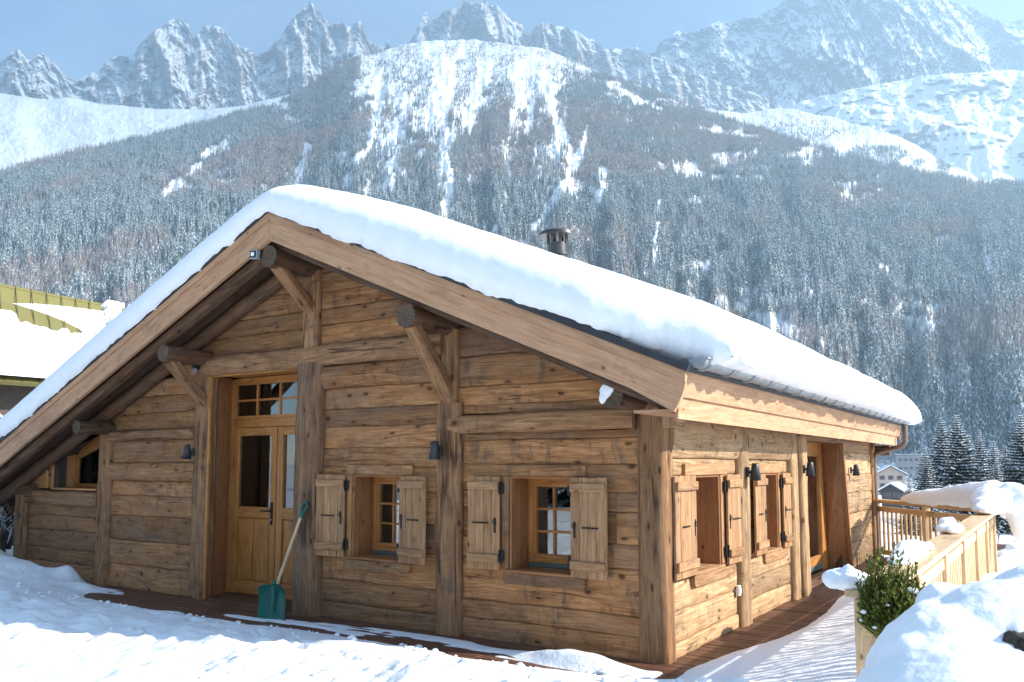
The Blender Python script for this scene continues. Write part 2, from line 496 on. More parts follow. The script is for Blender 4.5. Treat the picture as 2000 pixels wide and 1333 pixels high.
def board(mb, O, A, N, a0, a1, b0, b1, c0, c1, bulge=.012, proud=0., rnd=0., tilt=0., top=None, rndp=4.0, e0=True, e1=True):
    """one log face: spans a0..a1 along, b0..b1 up; c0..c1 = the whole course (profile); N outward"""
    O = Vector(O); A = Vector(A); N = Vector(N); B = Vector((0, 0, 1))
    na = max(2, int((a1 - a0) / .09)); nb = 9
    tj = [0, .018, .05, .15, .38, .62, .85, .95, .982, 1.0]
    vs = []; ws = []; fs = []; ri = math.floor(rnd) + .37
    for i in range(na + 1):
        a = a0 + (a1 - a0) * i / na
        lo = c0 + seamwob(c0 * 10, a) + tilt * 0; hi = c1 + seamwob(c1 * 10, a)
        for t in tj:
            z = lo + (hi - lo) * t
            z = min(max(z, b0 if b0 > c0 + .001 else -9), b1 if b1 < c1 - .001 else 99)
            if top: z = min(z, top(a))
            tt = (z - lo) / (hi - lo) if hi > lo else 0
            prof = 1 - abs(2 * tt - 1) ** rndp
            edge = -.015 * (1 - min(1, min(tt, 1 - tt) / .03))
            nzv = .005 * mnoise.noise(Vector((a * 2 + rnd, z * 5, rnd))) + .0025 * mnoise.noise(Vector((a * 9 + rnd, z * 14, rnd)))
            vs.append(O + A * a + B * z + N * (bulge * prof + edge + proud + nzv)); ws.append((a + rnd, z - c0, ri))
    n = nb + 1
    for i in range(na):
        for j in range(nb):
            q = (i * n + j, (i + 1) * n + j, (i + 1) * n + j + 1, i * n + j + 1)
            if (vs[q[0]] - vs[q[3]]).length < 1e-5 and (vs[q[1]] - vs[q[2]]).length < 1e-5: continue
            fs.append(q)
    mb.add(vs, fs, ws, 0, True)
    D = N * -.07
    for row in (0, nb):      # top and bottom returns
        v2 = []; w2 = []; f2 = []
        for i in range(na + 1):
            p = vs[i * n + row]; v2 += [p, p + D]; w2 += [ws[i * n + row], (ws[i * n + row][0], ws[i * n + row][1] + .07, ri)]
        for i in range(na):
            q = (2 * i, 2 * i + 1, 2 * i + 3, 2 * i + 2); f2.append(q if row == 0 else q[::-1])
        mb.add(v2, f2, w2, 0)
    for col in (0, na):      # ends
        v2 = []; w2 = []; f2 = []
        for j in range(n):
            p = vs[col * n + j]; v2 += [p, p + D]; w2 += [ws[col * n + j], (ws[col * n + j][0] + .07, ws[col * n + j][1], ri)]
        for j in range(nb):
            q = (2 * j, 2 * j + 2, 2 * j + 3, 2 * j + 1); f2.append(q if col == 0 else q[::-1])
        mb.add(v2, f2, w2, 0)


def panel(mb, O, A, N, a0, a1, seams, holes=(), logs=(), top=None, splits=None, bul=.004):
    for k in range(len(seams) - 1):
        c0, c1 = seams[k], seams[k + 1]; rnd = random.random() * 900
        big = k in logs
        pr = .03 if big else random.uniform(-.009, .009); bu = .05 if big else bul; rp = 2. if big else 5.
        hs = [h for h in holes if h[2] < c1 - .01 and h[3] > c0 + .01]
        xs = [a0] + [x for h in hs for x in (h[0], h[1])] + [a1]
        for j in range(0, len(xs) - 1):
            s0, s1 = xs[j], xs[j + 1]
            if s1 - s0 < .02: continue
            inside = j % 2 == 1
            if not inside:
                cuts = [s0] + sorted(x for x in (splits or {}).get(k, []) if s0 < x < s1) + [s1]
                for q in range(len(cuts) - 1):
                    g = .003
                    board(mb, O, A, N, cuts[q] + (g if q else 0), cuts[q + 1] - (g if q < len(cuts) - 2 else 0), c0, c1, c0, c1, bu, pr, rnd + q * 5, top=top, rndp=rp)
            else:
                h = hs[j // 2]
                if h[2] > c0 + .02: board(mb, O, A, N, s0, s1, c0, h[2], c0, c1, bu, pr, rnd, top=top, rndp=rp)
                if h[3] < c1 - .02: board(mb, O, A, N, s0, s1, h[3], c1, c0, c1, bu, pr, rnd, top=top, rndp=rp)


# ================================================================== THE CHALET
chalet = empty('chalet', (0, 0, 0))
tag(chalet, 'brown weathered timber chalet with snow loaded gable roof and wooden shutters', 'chalet')
FO, FA, FN = (0, 0, 0), (1, 0, 0), (0, -1, 0)
SO, SA, SN = (0, 0, 0), (0, 1, 0), (1, 0, 0)
wtop = lambda x: rooftop(x) - .17
H1 = (-3.47, -2.68, .65, 1.50); H2 = (-1.49, -.72, .65, 1.50)
mb = MB()
panel(mb, FO, FA, FN, -10.12, -8.2, [-.02, .22, .41, .67, .88, 1.05])
panel(mb, FO, FA, FN, -8.0, -6.1, [-.02, .30, .615, .945, 1.205, 1.40, 1.63, 1.93], logs=(5,))
panel(mb, FO, FA, FN, -8.6, -6.1, [2.05, 2.28, 2.50, 2.72], top=wtop)
panel(mb, FO, FA, FN, -6.6, -4.2, [2.72, 2.92, 3.14, 3.335, 3.57, 3.80], top=wtop)
panel(mb, FO, FA, FN, -4.05, -2.2, [2.90, 3.14, 3.325, 3.515, 3.74, 3.96], top=wtop)
panel(mb, FO, FA, FN, -4.0, -2.3, [-.02, .155, .39, .73, 1.02, 1.33, 1.58, 1.78, 2.01, 2.20, 2.43, 2.68], holes=[H1], logs=(10,))
panel(mb, FO, FA, FN, -2.1, -.2, [-.02, .18, .345, .73, .93, 1.20, 1.37, 1.61, 1.84], holes=[H2], splits={3: [-.45], 5: [-.42], 4: [-.42]})
panel(mb, FO, FA, FN, -2.1, -.2, [1.84, 1.905])
panel(mb, FO, FA, FN, -2.12, -.22, [2.085, 2.17, 2.35, 2.65, 2.95], top=wtop)
mb.build('log_wall', W_OLD, chalet)
# side wall (sunlit)
HS1 = (.62, 1.34, .66, 1.51); HS2 = (2.72, 3.30, .66, 1.51)
mb = MB()
panel(mb, SO, SA, SN, .10, 1.9, [-.02, .12, .36, .62, .95, 1.25, 1.51, 1.66, 2.06], holes=[HS1], logs=(7,), bul=.008)
panel(mb, SO, SA, SN, 2.1, 3.85, [-.02, .20, .42, .63, .95, 1.25, 1.51, 1.66, 2.04], holes=[HS2], logs=(7,), bul=.008)
so = mb.build('side_log_wall', W_SIDE, chalet); so['label'] = 'sunlit honey coloured log wall'
mb = MB()
panel(mb, SO, SA, SN, 7.1, 9.25, [-.02, .38, .60, .83, 1.16, 1.45, 1.68, 1.80, 2.02], splits={3: [8.3], 5: [7.9], 6: [8.7], 1: [8.0], 4: [8.9]}, bul=.006)
so = mb.build('side_log_wall', W_SIDE, chalet)
so['label'] = 'sunlit honey coloured log wall'
# inner walls so that the rooms are closed and dark
mb = MB()


def inner(mb, O, A, N, a0, a1, b0, b1, holes, off=.075, th=.10, top=None):
    O = Vector(O); A = Vector(A); N = Vector(N); B = Vector((0, 0, 1))
    xs = sorted({a0, a1, *[h[0] for h in holes], *[h[1] for h in holes]})
    for x0, x1 in zip(xs[:-1], xs[1:]):
        hz = sorted([h for h in holes if h[0] <= x0 + 1e-4 and h[1] >= x1 - 1e-4], key=lambda h: h[2])
        z = b0; spans = []
        for h in hz: spans.append((z, h[2])); z = h[3]
        spans.append((z, b1))
        for z0, z1 in spans:
            if z1 - z0 < .01: continue
            t0 = min(z1, top(x0)) if top else z1; t1 = min(z1, top(x1)) if top else z1
            P = lambda a, z, d: O + A * a + B * z - N * d
            vs = [P(x0, z0, off), P(x1, z0, off), P(x1, t1, off), P(x0, t0, off), P(x0, z0, off + th), P(x1, z0, off + th), P(x1, t1, off + th), P(x0, t0, off + th)]
            mb.add(vs, [(0, 1, 2, 3), (7, 6, 5, 4), (0, 4, 5, 1), (1, 5, 6, 2), (2, 6, 7, 3), (3, 7, 4, 0)])


HD = (-6.02, -4.10, -.05, 2.72); HT = (-9.45, -8.28, 1.27, 2.05)
inner(mb, FO, FA, FN, -10.3, RX, -.1, 4.3, [HD, HT], top=wtop)
inner(mb, FO, FA, FN, RX, -.1, -.1, 4.3, [H1, H2], top=wtop)
HSD = (4.47, 7.05, -.05, 1.93)
inner(mb, SO, SA, SN, .08, 9.3, -.1, 2.03, [HS1, HS2, HSD])
mb.add([(-10.2, 9.3, -.1), (0, 9.3, -.1), (0, 9.3, 2.2), (RX, 9.3, 4.1), (-10.2, 9.3, 1.4)], [(4, 3, 2, 1, 0)])
mb.add([(-10.2, 9.3, -.1), (-10.2, .1, -.1), (-10.2, .1, 1.4), (-10.2, 9.3, 1.4)], [(3, 2, 1, 0)])
mb.add([(-10.2, .1, .015), (-.1, .1, .015), (-.1, 9.3, .015), (-10.2, 9.3, .015)], [(0, 1, 2, 3)])
mb.build('inner_lining', W_INNER, chalet)

# posts and beams of the gable front
def T(name, p0, p1, w, h, side=(1, 0, 0), mat=W_POST, **k):
    m = MB(); m.timber(p0, p1, w, h, side, **k); return m.build(name, mat, chalet)


T('post', (-10.24, 0, -.1), (-10.24, 0, 1.16), .30, .16)
T('post', (-8.08, .02, -.1), (-8.08, .02, 2.04), .30, .17)
T('post', (-6.01, .02, -.1), (-6.01, .02, 2.86), .30, .16)
T('post', (-4.10, -.01, -.1), (-4.10, -.01, 2.72), .37, .22, mat=W_DARKPOST, wob=.010)['label'] = 'dark grey hewn post'
T('post', (-4.12, 0, 2.88), (-4.12, 0, 3.76), .24, .17)
T('post', (-2.18, 0, -.1), (-2.18, 0, 2.20), .30, .17, wob=.009)
T('post', (-2.175, -.005, 2.10), (-2.175, -.005, 2.92), .19, .16)
T('corner_post', (-.09, .075, -.12), (-.09, .075, 2.12), .27, .22, wob=.006, mat=W_POST)
T('beam', (-6.06, -.02, 2.80), (-2.24, -.02, 2.795), .24, .19, side=(0, 0, 1), e=3.2, wob=.012)
T('beam', (-10.10, -.01, 1.14), (-8.20, -.01, 1.13), .20, .15, side=(0, 0, 1), wob=.008)
T('beam', (-8.06, -.01, 1.99), (-6.12, -.01, 1.99), .13, .15, side=(0, 0, 1), wob=.009)
T('beam', (-2.16, -.012, 1.99), (-.22, -.012, 1.995), .18, .16, side=(0, 0, 1), wob=.009)
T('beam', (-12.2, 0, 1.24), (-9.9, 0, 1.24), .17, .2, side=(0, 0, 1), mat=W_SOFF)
T('beam', (.06, -.02, 1.965), (.06, .22, 1.965), .11, .12, side=(0, 0, 1), mat=W_SIDE)
# side posts
T('post', (-.02, 1.99, -.1), (-.02, 1.99, 2.05), .20, .29, mat=W_SIDE, wob=.009)
T('post', (-.02, 3.93, -.1), (-.02, 3.93, 2.03), .20, .26, mat=W_SIDE, wob=.009)
T('post', (.00, 4.28, -.1), (.00, 4.28, 1.96), .22, .26, mat=W_SIDE, wob=.010)
T('post', (-.03, 9.33, -.1), (-.03, 9.33, 2.0), .18, .22, mat=W_POST)
T('beam', (-.05, 4.15, 1.99), (-.05, 9.5, 1.99), .12, .14, side=(0, 0, 1), mat=W_POST)
T('beam', (.0, 9.42, 1.86), (.30, 9.42, 1.86), .18, .16, side=(0, 0, 1), mat=W_SOFF)

# peg hole in the gable board
mb = MB(); mb.box((-3.13, -.013, 2.80), (.07, .02, .055)); 
mb.build('peg_hole', flat("hole_black", (.01, .008, .006), .9), chalet)

# purlins with round ends
for (x, z, r, y0) in ((-4.12, 3.80, .115, -.66), (-2.20, 2.965, .105, -.68), (-5.95, 2.905, .10, -.64), (-8.0, 2.10, .09, -.5), (-.20, 2.155, .105, -.52)):
    m = MB(); m.timber((x, y0, z), (x, .15, z), r * 2, r * 2, (1, 0, 0), e=2.2, n=22, wob=.010, capmat=1)
    m.build('purlin', [W_SOFF, ENDG], chalet)
# braces
for (x, z0, z1, y1) in ((-4.13, 3.31, 3.74, -.54), (-2.19, 2.27, 2.90, -.60), (-5.97, 2.36, 2.84, -.54)):
    T('brace', (x, -.03, z0), (x, y1, z1), .15, .12, mat=W_POST, e=6)

# roof: soffit boards, rafters, covering
Y0, Y1 = -.70, 9.62
XL, XR = -11.4, .50


def slope_pt(x, y, dz): return Vector((x, y, rooftop(x) + dz))


mb = MB()
k = 0
for side in (0, 1):
    x0, x1 = (XL, RX) if side == 0 else (RX, XR - .06)
    yy = Y0 + .03
    while yy < Y1 - .05:
        w = .14
        y2 = min(yy + w, Y1)
        mb.slab(slope_pt(x0, yy + .002, -.145), slope_pt(x1, yy + .002, -.145), slope_pt(x1, y2 - .002, -.145), slope_pt(x0, y2 - .002, -.145), .03)
        yy += w
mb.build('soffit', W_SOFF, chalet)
mb = MB()
for x0, x1 in ((XL - .04, RX), (RX, XR + .04)):
    mb.slab(slope_pt(x0, Y0 - .035, .055), slope_pt(x1, Y0 - .035, .055), slope_pt(x1, Y1, .055), slope_pt(x0, Y1, .055), .055)
mb.box((RX, (Y0 + Y1) / 2, RZ + .055), (.16, Y1 - Y0 + .06, .05))
roof = mb.build('roof', MEMB, chalet)
# rafters
for x0, x1 in ((XL, RX), (RX, .38)):
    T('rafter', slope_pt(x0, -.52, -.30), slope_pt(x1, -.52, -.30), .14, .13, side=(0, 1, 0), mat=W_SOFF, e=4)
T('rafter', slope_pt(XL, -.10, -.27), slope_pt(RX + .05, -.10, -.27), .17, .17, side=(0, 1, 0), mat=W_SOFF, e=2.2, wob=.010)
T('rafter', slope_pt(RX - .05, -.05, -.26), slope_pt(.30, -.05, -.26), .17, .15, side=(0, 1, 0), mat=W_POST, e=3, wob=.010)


# bargeboards: main board plus a projecting top fillet
def barge(x0, x1, right):
    rnd = random.random() * 900
    m = MB(); n = 40; ri = math.floor(rnd) + .37
    for (zt, zb, ya, yb, rr) in ((-.075, -.30, Y0, Y0 + .04, rnd), (.0, -.080, Y0 - .018, Y0 + .04, rnd + 30)):
        vs = []; ws = []
        for i in range(n + 1):
            x = x0 + (x1 - x0) * i / n
            dx = 0
            for j in range(7):
                t = j / 6; z = zt + (zb - zt) * t
                xx = x
                if right and i > n - 4:
                    full = (0. - z) / .30
                    cut = .10 * (full ** 1.6) - .012 * math.sin(full * math.pi)
                    xx = x - cut * (i - (n - 4)) / 4
                for y in (ya, yb): vs.append((xx, y, rooftop(xx if not right else x) + z)); ws.append((x + rr, z, math.floor(rr) + .37))
        fs = []
        def I(i, j, s): return (i * 7 + j) * 2 + s
        for i in range(n):
            for j in range(6):
                fs.append((I(i, j, 0), I(i, j + 1, 0), I(i + 1, j + 1, 0), I(i + 1, j, 0)))
                fs.append((I(i, j, 1), I(i + 1, j, 1), I(i + 1, j + 1, 1), I(i, j + 1, 1)))
            fs.append((I(i, 0, 0), I(i + 1, 0, 0), I(i + 1, 0, 1), I(i, 0, 1)))
            fs.append((I(i, 6, 0), I(i, 6, 1), I(i + 1, 6, 1), I(i + 1, 6, 0)))
        for i in (0, n):
            for j in range(6): fs.append((I(i, j, 0), I(i, j, 1), I(i, j + 1, 1), I(i, j + 1, 0)) if i == 0 else (I(i, j, 0), I(i, j + 1, 0), I(i, j + 1, 1), I(i, j, 1)))
        m.add(vs, fs, ws)
    return m.build('bargeboard', W_BARGE, chalet)


barge(XL, RX - .002, False); barge(RX + .002, XR, True)
# eave fascia along the right side: a lower and an upper board
mb = MB()
mb.slab((.418, Y0 + .045, 1.94), (.418, Y1 - .25, 1.94), (.425, Y1 - .25, 2.108), (.425, Y0 + .045, 2.108), .03)
mb.build('fascia', W_BARGE, chalet)
mb = MB()
mb.slab((.448, Y0 + .045, 2.10), (.448, Y1 - .2, 2.10), (.50, Y1 - .2, 2.30), (.50, Y0 + .045, 2.30), .03)
mb.build('fascia', W_BARGE, chalet)
mb = MB()
for j in range(3): mb.slab((.05 + j * .122, Y0 + .06, 2.015), (.05 + j * .122, Y1 - .3, 2.015), (.169 + j * .122, Y1 - .3, 2.015), (.169 + j * .122, Y0 + .06, 2.015), -.02)
mb.build('soffit', W_BARGE, chalet)
# left fascia at the low eave (out of frame) 
mb = MB(); mb.slab((XL, Y1, rooftop(XL) - .28), (XL, Y0 + .05, rooftop(XL) - .28), (XL, Y0 + .05, rooftop(XL) - .02), (XL, Y1, rooftop(XL) - .02), .03)
mb.build('fascia', W_BARGE, chalet)
# back gable
mb = MB(); mb.slab(slope_pt(RX, Y1, -.27), slope_pt(XL, Y1, -.27), slope_pt(XL, Y1, 0), slope_pt(RX, Y1, 0), .03)
mb.slab(slope_pt(XR - .06, Y1, -.27), slope_pt(RX, Y1, -.27), slope_pt(RX, Y1, 0), slope_pt(XR - .06, Y1, 0), .03)
mb.build('bargeboard', W_BARGE, chalet)

# gutter
mb = MB(); gx, gz, gr = .575, 2.375, .070; n = 12
vs = []; fs = []; ny = 24
for i in range(ny + 1):
    y = Y0 + .04 + (Y1 - .15 - Y0) * i / ny
    for j in range(n + 1):
        t = math.pi + math.pi * j / n; vs.append((gx + gr * math.cos(t), y, gz + gr * math.sin(t)))
    for j in range(n + 1):
        t = 2 * math.pi - math.pi * j / n; vs.append((gx + (gr - .005) * math.cos(t), y, gz + (gr - .005) * math.sin(t)))
q = 2 * (n + 1)
for i in range(ny):
    for j in range(q):
        j2 = (j + 1) % q; fs.append((i * q + j, (i + 1) * q + j, (i + 1) * q + j2, i * q + j2))
mb.add(vs, fs, None, 0, True)
mb.add([vs[j] for j in range(n + 1)], [tuple(range(n + 1))])
mb.tube([(gx + gr + .004, Y0 + .03, gz), (gx + gr + .004, Y1 - .1, gz)], .010, 8)
gut = mb.build('gutter', ZINC, chalet)
for i in range(19):
    y = Y0 + .15 + i * .52
    b2 = MB(); b2.tube([(gx + (gr + .006) * math.cos(math.pi * (1 + j / 10)), y, gz + (gr + .006) * math.sin(math.pi * (1 + j / 10))) for j in range(11)], .009, 6)
    b2.build('gutter_bracket', ZINC, gut)
mb = MB(); yd = Y1 - .35
pp = [(gx, yd, gz - .06), (gx, yd, gz - .33)]
for j in range(1, 8):
    t = j / 7 * math.pi / 2 * .92; pp.append((gx - .14 * (1 - math.cos(t)), yd, gz - .33 - .14 * math.sin(t)))
pp += [(.20, yd + .02, 1.845), (.09, yd + .03, 1.80), (.055, yd + .03, 1.70), (.055, yd + .03, 0.)]
mb.tube(pp, .042, 12)
mb.build('downpipe', flat("copper_brown_pipe", (.20, .15, .12), .4, .7), chalet)
# a thin icicle-edge metal end on the bargeboard is part of the gutter end

# chimney flue
cx_, cy_ = -2.06, 1.86
fl = empty('flue_pipe', (cx_, cy_, 3.50)); fl.parent = chalet
mb = MB(); mb.cyl((0, 0, -.1), (0, 0, .70), .118, n=28)
mb.cyl((0, 0, .55), (0, 0, .585), .134, n=28); mb.cyl((0, 0, .50), (0, 0, .515), .131, n=28)
mb.build('pipe', STEEL, fl)
mb = MB()
for j in range(8):
    t = j * math.pi / 4; mb.box((.118 * math.cos(t), .118 * math.sin(t), .745), (.018, .035, .12), Matrix.Rotation(t, 3, 'Z'))
mb.build('cage', STEEL, fl)
mb = MB(); mb.cyl((0, 0, .785), (0, 0, .825), .215, .205, n=28); mb.cyl((0, 0, .825), (0, 0, .87), .205, .02, n=28)
mb.build('cap', STEEL, fl)


# ---------- windows
def trimbox(mb, x0, x1, y0, y1, z0, z1, side=False, **k):
    if side: mb.box(((y0 + y1) / -2, (x0 + x1) / 2, (z0 + z1) / 2), (abs(y1 - y0), x1 - x0, z1 - z0), **k)
    else: mb.box(((x0 + x1) / 2, (y0 + y1) / 2, (z0 + z1) / 2), (x1 - x0, abs(y1 - y0), z1 - z0), **k)


def window(H, side=False, lint=.07, sillz=.10, lext=(.07, .06), sext=(.07, .05)):
    a0, a1, b0, b1 = H
    w = empty('window'); w.parent = chalet
    m = MB()   # reveal lining
    for (p, q) in ((a0 - .001, a0 + .022), (a1 - .022, a1 + .001)): trimbox(m, p, q, -.02, .36, b0, b1, side)
    trimbox(m, a0 + .022, a1 - .022, -.02, .36, b1 - .022, b1 + .001, side)
    m.build('reveal', W_REVEAL, w)
    m = MB(); trimbox(m, a0 - .03, a1 + .03, -.055, .36, b0 - .022, b0 + .004, side); m.build('sill', W_SHUT if side else W_REVEAL, w)
    m = MB(); trimbox(m, a0 - lext[0], a1 + lext[1], -.042, .02, b1 + .002, b1 + .002 + lint * 1.4, side)
    trimbox(m, a0 - lext[0], a0 - .003, -.032, .02, b0 + .006, b1 + .001, side)
    trimbox(m, a1 + .003, a1 + lext[1], -.032, .02, b0 + .006, b1 + .001, side)
    m.build('surround', W_SHUT if side else W_REVEAL if False else W_OLD, w)
    # sill board with rounded lower corners
    m = MB(); s0, s1, z1, z0 = a0 - sext[0], a1 + sext[1], b0 - .024, b0 - .024 - sillz; r = .045
    prof = [(s0, z1), (s0, z0 + r)] + [(s0 + r - r * math.cos(t), z0 + r - r * math.sin(t)) for t in (.4, .8, 1.2, 1.57)] + [(s1 - r + r * math.sin(t), z0 + r - r * math.cos(t)) for t in (0, .4, .8, 1.2, 1.57)] + [(s1, z1)]
    f = (lambda a, z, d: Vector((-d, a, z))) if side else (lambda a, z, d: Vector((a, d, z)))
    n = len(prof); vs = [f(a, z, -.045) for a, z in prof] + [f(a, z, .01) for a, z in prof]
    r_ = random.random() * 900
    ws = [(a + r_, z, math.floor(r_) + .37) for a, z in prof] * 2
    fc = tuple(range(n)); bk = tuple(reversed(range(n, 2 * n)))
    if side: pass
    m.add(vs, [fc, bk] + [(j, n + j, n + (j + 1) % n, (j + 1) % n) for j in range(n)], ws)
    m.build('sill_board', W_SHUT if side else W_OLD, w)
    # casement
    m = MB(); d0, d1 = .27, .33; fw = .045
    trimbox(m, a0 + .022, a0 + .022 + fw, d0, d1 + .03, b0 + .004, b1 - .022, side); trimbox(m, a1 - .022 - fw, a1 - .022, d0, d1 + .03, b0 + .004, b1 - .022, side)
    trimbox(m, a0 + .022 + fw, a1 - .022 - fw, d0, d1 + .03, b1 - .022 - fw, b1 - .022, side)
    trimbox(m, a0 + .022 + fw, a1 - .022 - fw, d0, d1 + .03, b0 + .045, b0 + .045 + fw, side)
    m.build('frame', W_ORANGE, w)
    m = MB(); i0, i1, j0, j1 = a0 + .022 + fw, a1 - .022 - fw, b0 + .045 + fw, b1 - .022 - fw
    cw = .035
    trimbox(m, i0, i0 + cw, d0 + .008, d1 + .012, j0, j1, side); trimbox(m, i1 - cw, i1, d0 + .008, d1 + .012, j0, j1, side)
    trimbox(m, i0 + cw, i1 - cw, d0 + .008, d1 + .012, j0, j0 + cw, side); trimbox(m, i0 + cw, i1 - cw, d0 + .008, d1 + .012, j1 - cw, j1, side)
    nc = 3
    gx0, gx1, gz0, gz1 = i0 + cw, i1 - cw, j0 + cw, j1 - cw
    for q in range(1, nc):
        x = gx0 + (gx1 - gx0) * q / nc; trimbox(m, x - .011, x + .011, d0 + .012, d1 + .008, gz0, gz1, side)
    for q in range(1, 3):
        z = gz0 + (gz1 - gz0) * q / 3; trimbox(m, gx0, gx1, d0 + .014, d1 + .006, z - .011, z + .011, side)
    m.build('casement', W_ORANGE, w)
    m = MB(); trimbox(m, gx0 - .005, gx1 + .005, .303, .309, gz0 - .005, gz1 + .005, side, bev=.0005); m.build('pane', GLASS, w)
    m = MB(); trimbox(m, a0 + .03, a1 - .03, d0 - .012, d1, b0 + .004, b0 + .044, side); m.build('drip_rail', RUBBER, w)
    return w


window(H1, lext=(.07, .04), sext=(.06, .02)); window(H2, lext=(.08, .03), sext=(.06, .02))
window(HS1, True, lext=(.2, .15), sext=(.03, .35)); window(HS2, True, lext=(.2, .15), sext=(.03, .30))


def shutter(w=.36, h=.86, flip=1):
    """origin at the hinge axis, leaf spans +X*flip, outer face -Y"""
    root = empty('shutter'); root.parent = chalet
    m = MB(); n = 4 if w > .33 else 4
    x = 0
    for k in range(n):
        ww = w / n * random.uniform(.9, 1.1) if k < n - 1 else w - x
        a, b = x + .0015, x + ww - .0015
        dz = random.uniform(-.004, .004)
        m.box((flip * (a + b) / 2, random.uniform(-.002, .002), dz / 2), (b - a, .024, h + dz), bev=.0025); x += ww
    m.build('leaf', W_SHUT, root)
    for z in (h / 2 - .085, -h / 2 + .105):
        m = MB(); m.box((flip * w / 2, -.026, z), (w - .012, .026, .075), bev=.005)
        for q in range(4):
            xx = flip * (w * (q + .5) / n)
            for dz in (-.018, .018):
                m.cyl((xx, -.039, z + dz), (xx, -.0405, z + dz), .0035, n=6, mat=1)
        m.build('crossbar', [W_SHUT, IRON], root)
    m = MB(); m.box((flip * w * .42 + (flip * .05), -.018, .0), (.16 if w > .3 else .12, .010, .014)); m.cyl((flip * (w * .42 + .13), -.02, 0), (flip * (w * .42 + .13), -.035, 0), .007, n=8); m.build('bolt', IRON, root)
    m = MB(); hx = flip * .045
    m.box((hx, -.016, -.02), (.020, .006, .14))
    m.tube([(hx + .018 * math.cos(t), -.026, .012 + .018 * math.sin(t)) for t in np.linspace(0, 2 * math.pi, 13)], .0038, 6)
    m.build('ring_latch', IRON, root)
    for z in (h / 2 - .11, -h / 2 + .13):
        m = MB(); m.box((-flip * .018, .006, z), (.042, .018, .10)); m.cyl((0, -.010, z - .055), (0, -.010, z + .055), .009, n=10); m.build('hinge', IRON, root)
    return root


def put_shutter(loc, rz, w, flip):
    s = shutter(w, .855, flip); s.location = loc; s.rotation_euler = (0, 0, rz); return s


zc = 1.07
put_shutter((H1[0] - .075, -.055, zc), math.radians(5), .385, -1)
put_shutter((H1[1] - .10, -.065, zc - .005), math.radians(-7), .375, 1)
put_shutter((H2[0] - .085, -.055, zc), math.radians(6), .335, -1)
put_shutter((H2[1] - .10, -.065, zc - .005), math.radians(-5), .365, 1)
R90 = math.pi / 2
put_shutter((.055, HS1[0] - .02, zc + .01), R90 + math.radians(1), .50, -1)
put_shutter((.060, HS1[1] + .08, zc + .01), R90 - math.radians(2), .36, 1)
put_shutter((.055, HS2[0] - .02, zc + .01), R90 + math.radians(1.5), .42, -1)
put_shutter((.060, HS2[1] + .07, zc + .01), R90 - math.radians(3), .27, 1)

# ---------- front door
dr = empty('front_door', (0, 0, 0)); dr.parent = chalet
m = MB()
m.slab((-5.85, -.02, 0), (-5.85, -.02, 2.70), (-6.02, .42, 2.70), (-6.02, .42, 0), -.03)
m.build('reveal', W_REVEAL, dr)
m = MB(); m.slab((-4.24, .42, 0), (-4.24, .42, 2.70), (-4.24, -.02, 2.70), (-4.24, -.02, 0), -.03)
m.build('reveal', W_REVEAL, dr)
m = MB(); m.box((-5.06, .20, 2.712), (1.62, .44, .03)); m.box((-5.06, -.03, 2.69), (1.6, .03, .05)); m.build('head_board', W_ORANGE, dr)
m = MB(); m.box((-5.858, -.035, 1.34), (.035, .03, 2.68)); m.build('edge_strip', W_ORANGE, dr)
m = MB(); m.box((-5.1, .22, .008), (1.75, .5, .03)); m.build('threshold', W_DECK, dr)
yf = .42
m = MB()
m.box((-5.985, yf, 1.35), (.07, .07, 2.66)); m.box((-4.25, yf, 1.35), (.07, .07, 2.66))
m.box((-5.12, yf, 2.665), (1.66, .07, .05)); m.box((-5.12, yf, 2.125), (1.66, .072, .11))
m.build('frame', W_ORANGE, dr)
m = MB(); tz0, tz1 = 2.18, 2.64
m.box((-5.12, yf, tz0 + .018), (1.66, .05, .036)); m.box((-5.12, yf, tz1 - .018), (1.66, .05, .036))
for x in (-5.935, -4.30): m.box((x, yf, (tz0 + tz1) / 2), (.03, .05, tz1 - tz0 - .075))
for q in range(1, 4): m.box((-5.95 + 1.66 * q / 4, yf, (tz0 + tz1) / 2), (.026, .04, tz1 - tz0 - .075))
m.box((-5.12, yf, (tz0 + tz1) / 2), (1.60, .036, .026))
m.build('transom', W_ORANGE, dr)
m = MB(); m.box((-5.12, yf, 2.41), (1.62, .006, .43), bev=.0005); m.build('pane', GLASS, dr)
for (x0, x1) in ((-5.945, -5.135), (-5.12, -4.29)):
    lf = MB(); z0, z1 = .03, 2.065
    lf.box((x0 + .05, yf - .005, (z0 + z1) / 2), (.10, .06, z1 - z0)); lf.box((x1 - .05, yf - .005, (z0 + z1) / 2), (.10, .06, z1 - z0))
    for (a, b) in ((z0, z0 + .16), (.96, 1.09), (z1 - .10, z1)): lf.box(((x0 + x1) / 2, yf - .005, (a + b) / 2), (x1 - x0 - .2, .058, b - a))
    lo = lf.build('door_leaf', W_ORANGE, dr)
    m = MB(); m.box(((x0 + x1) / 2, yf + .005, .575), (x1 - x0 - .19, .02, .78))
    wv = (x1 - x0 - .24) / 2
    for q in (0, 1):
        c = x0 + .12 + wv * (q + .5); m.box((c, yf - .012, .575), (wv - .02, .022, .74), bev=.009)
    m.build('lower_panel', W_ORANGE, lo)
    m = MB(); m.box(((x0 + x1) / 2, yf, 1.53), (x1 - x0 - .195, .006, .88), bev=.0005); m.build('pane', GLASS, lo)
m = MB(); hx = -5.19
m.box((hx, yf - .045, 1.02), (.032, .012, .27)); m.cyl((hx, yf - .05, 1.05), (hx, yf - .10, 1.05), .009, n=8); m.cyl((hx + .008, yf - .10, 1.05), (hx - .13, yf - .10, 1.052), .009, n=8)
m.build('door_handle', IRON, dr)
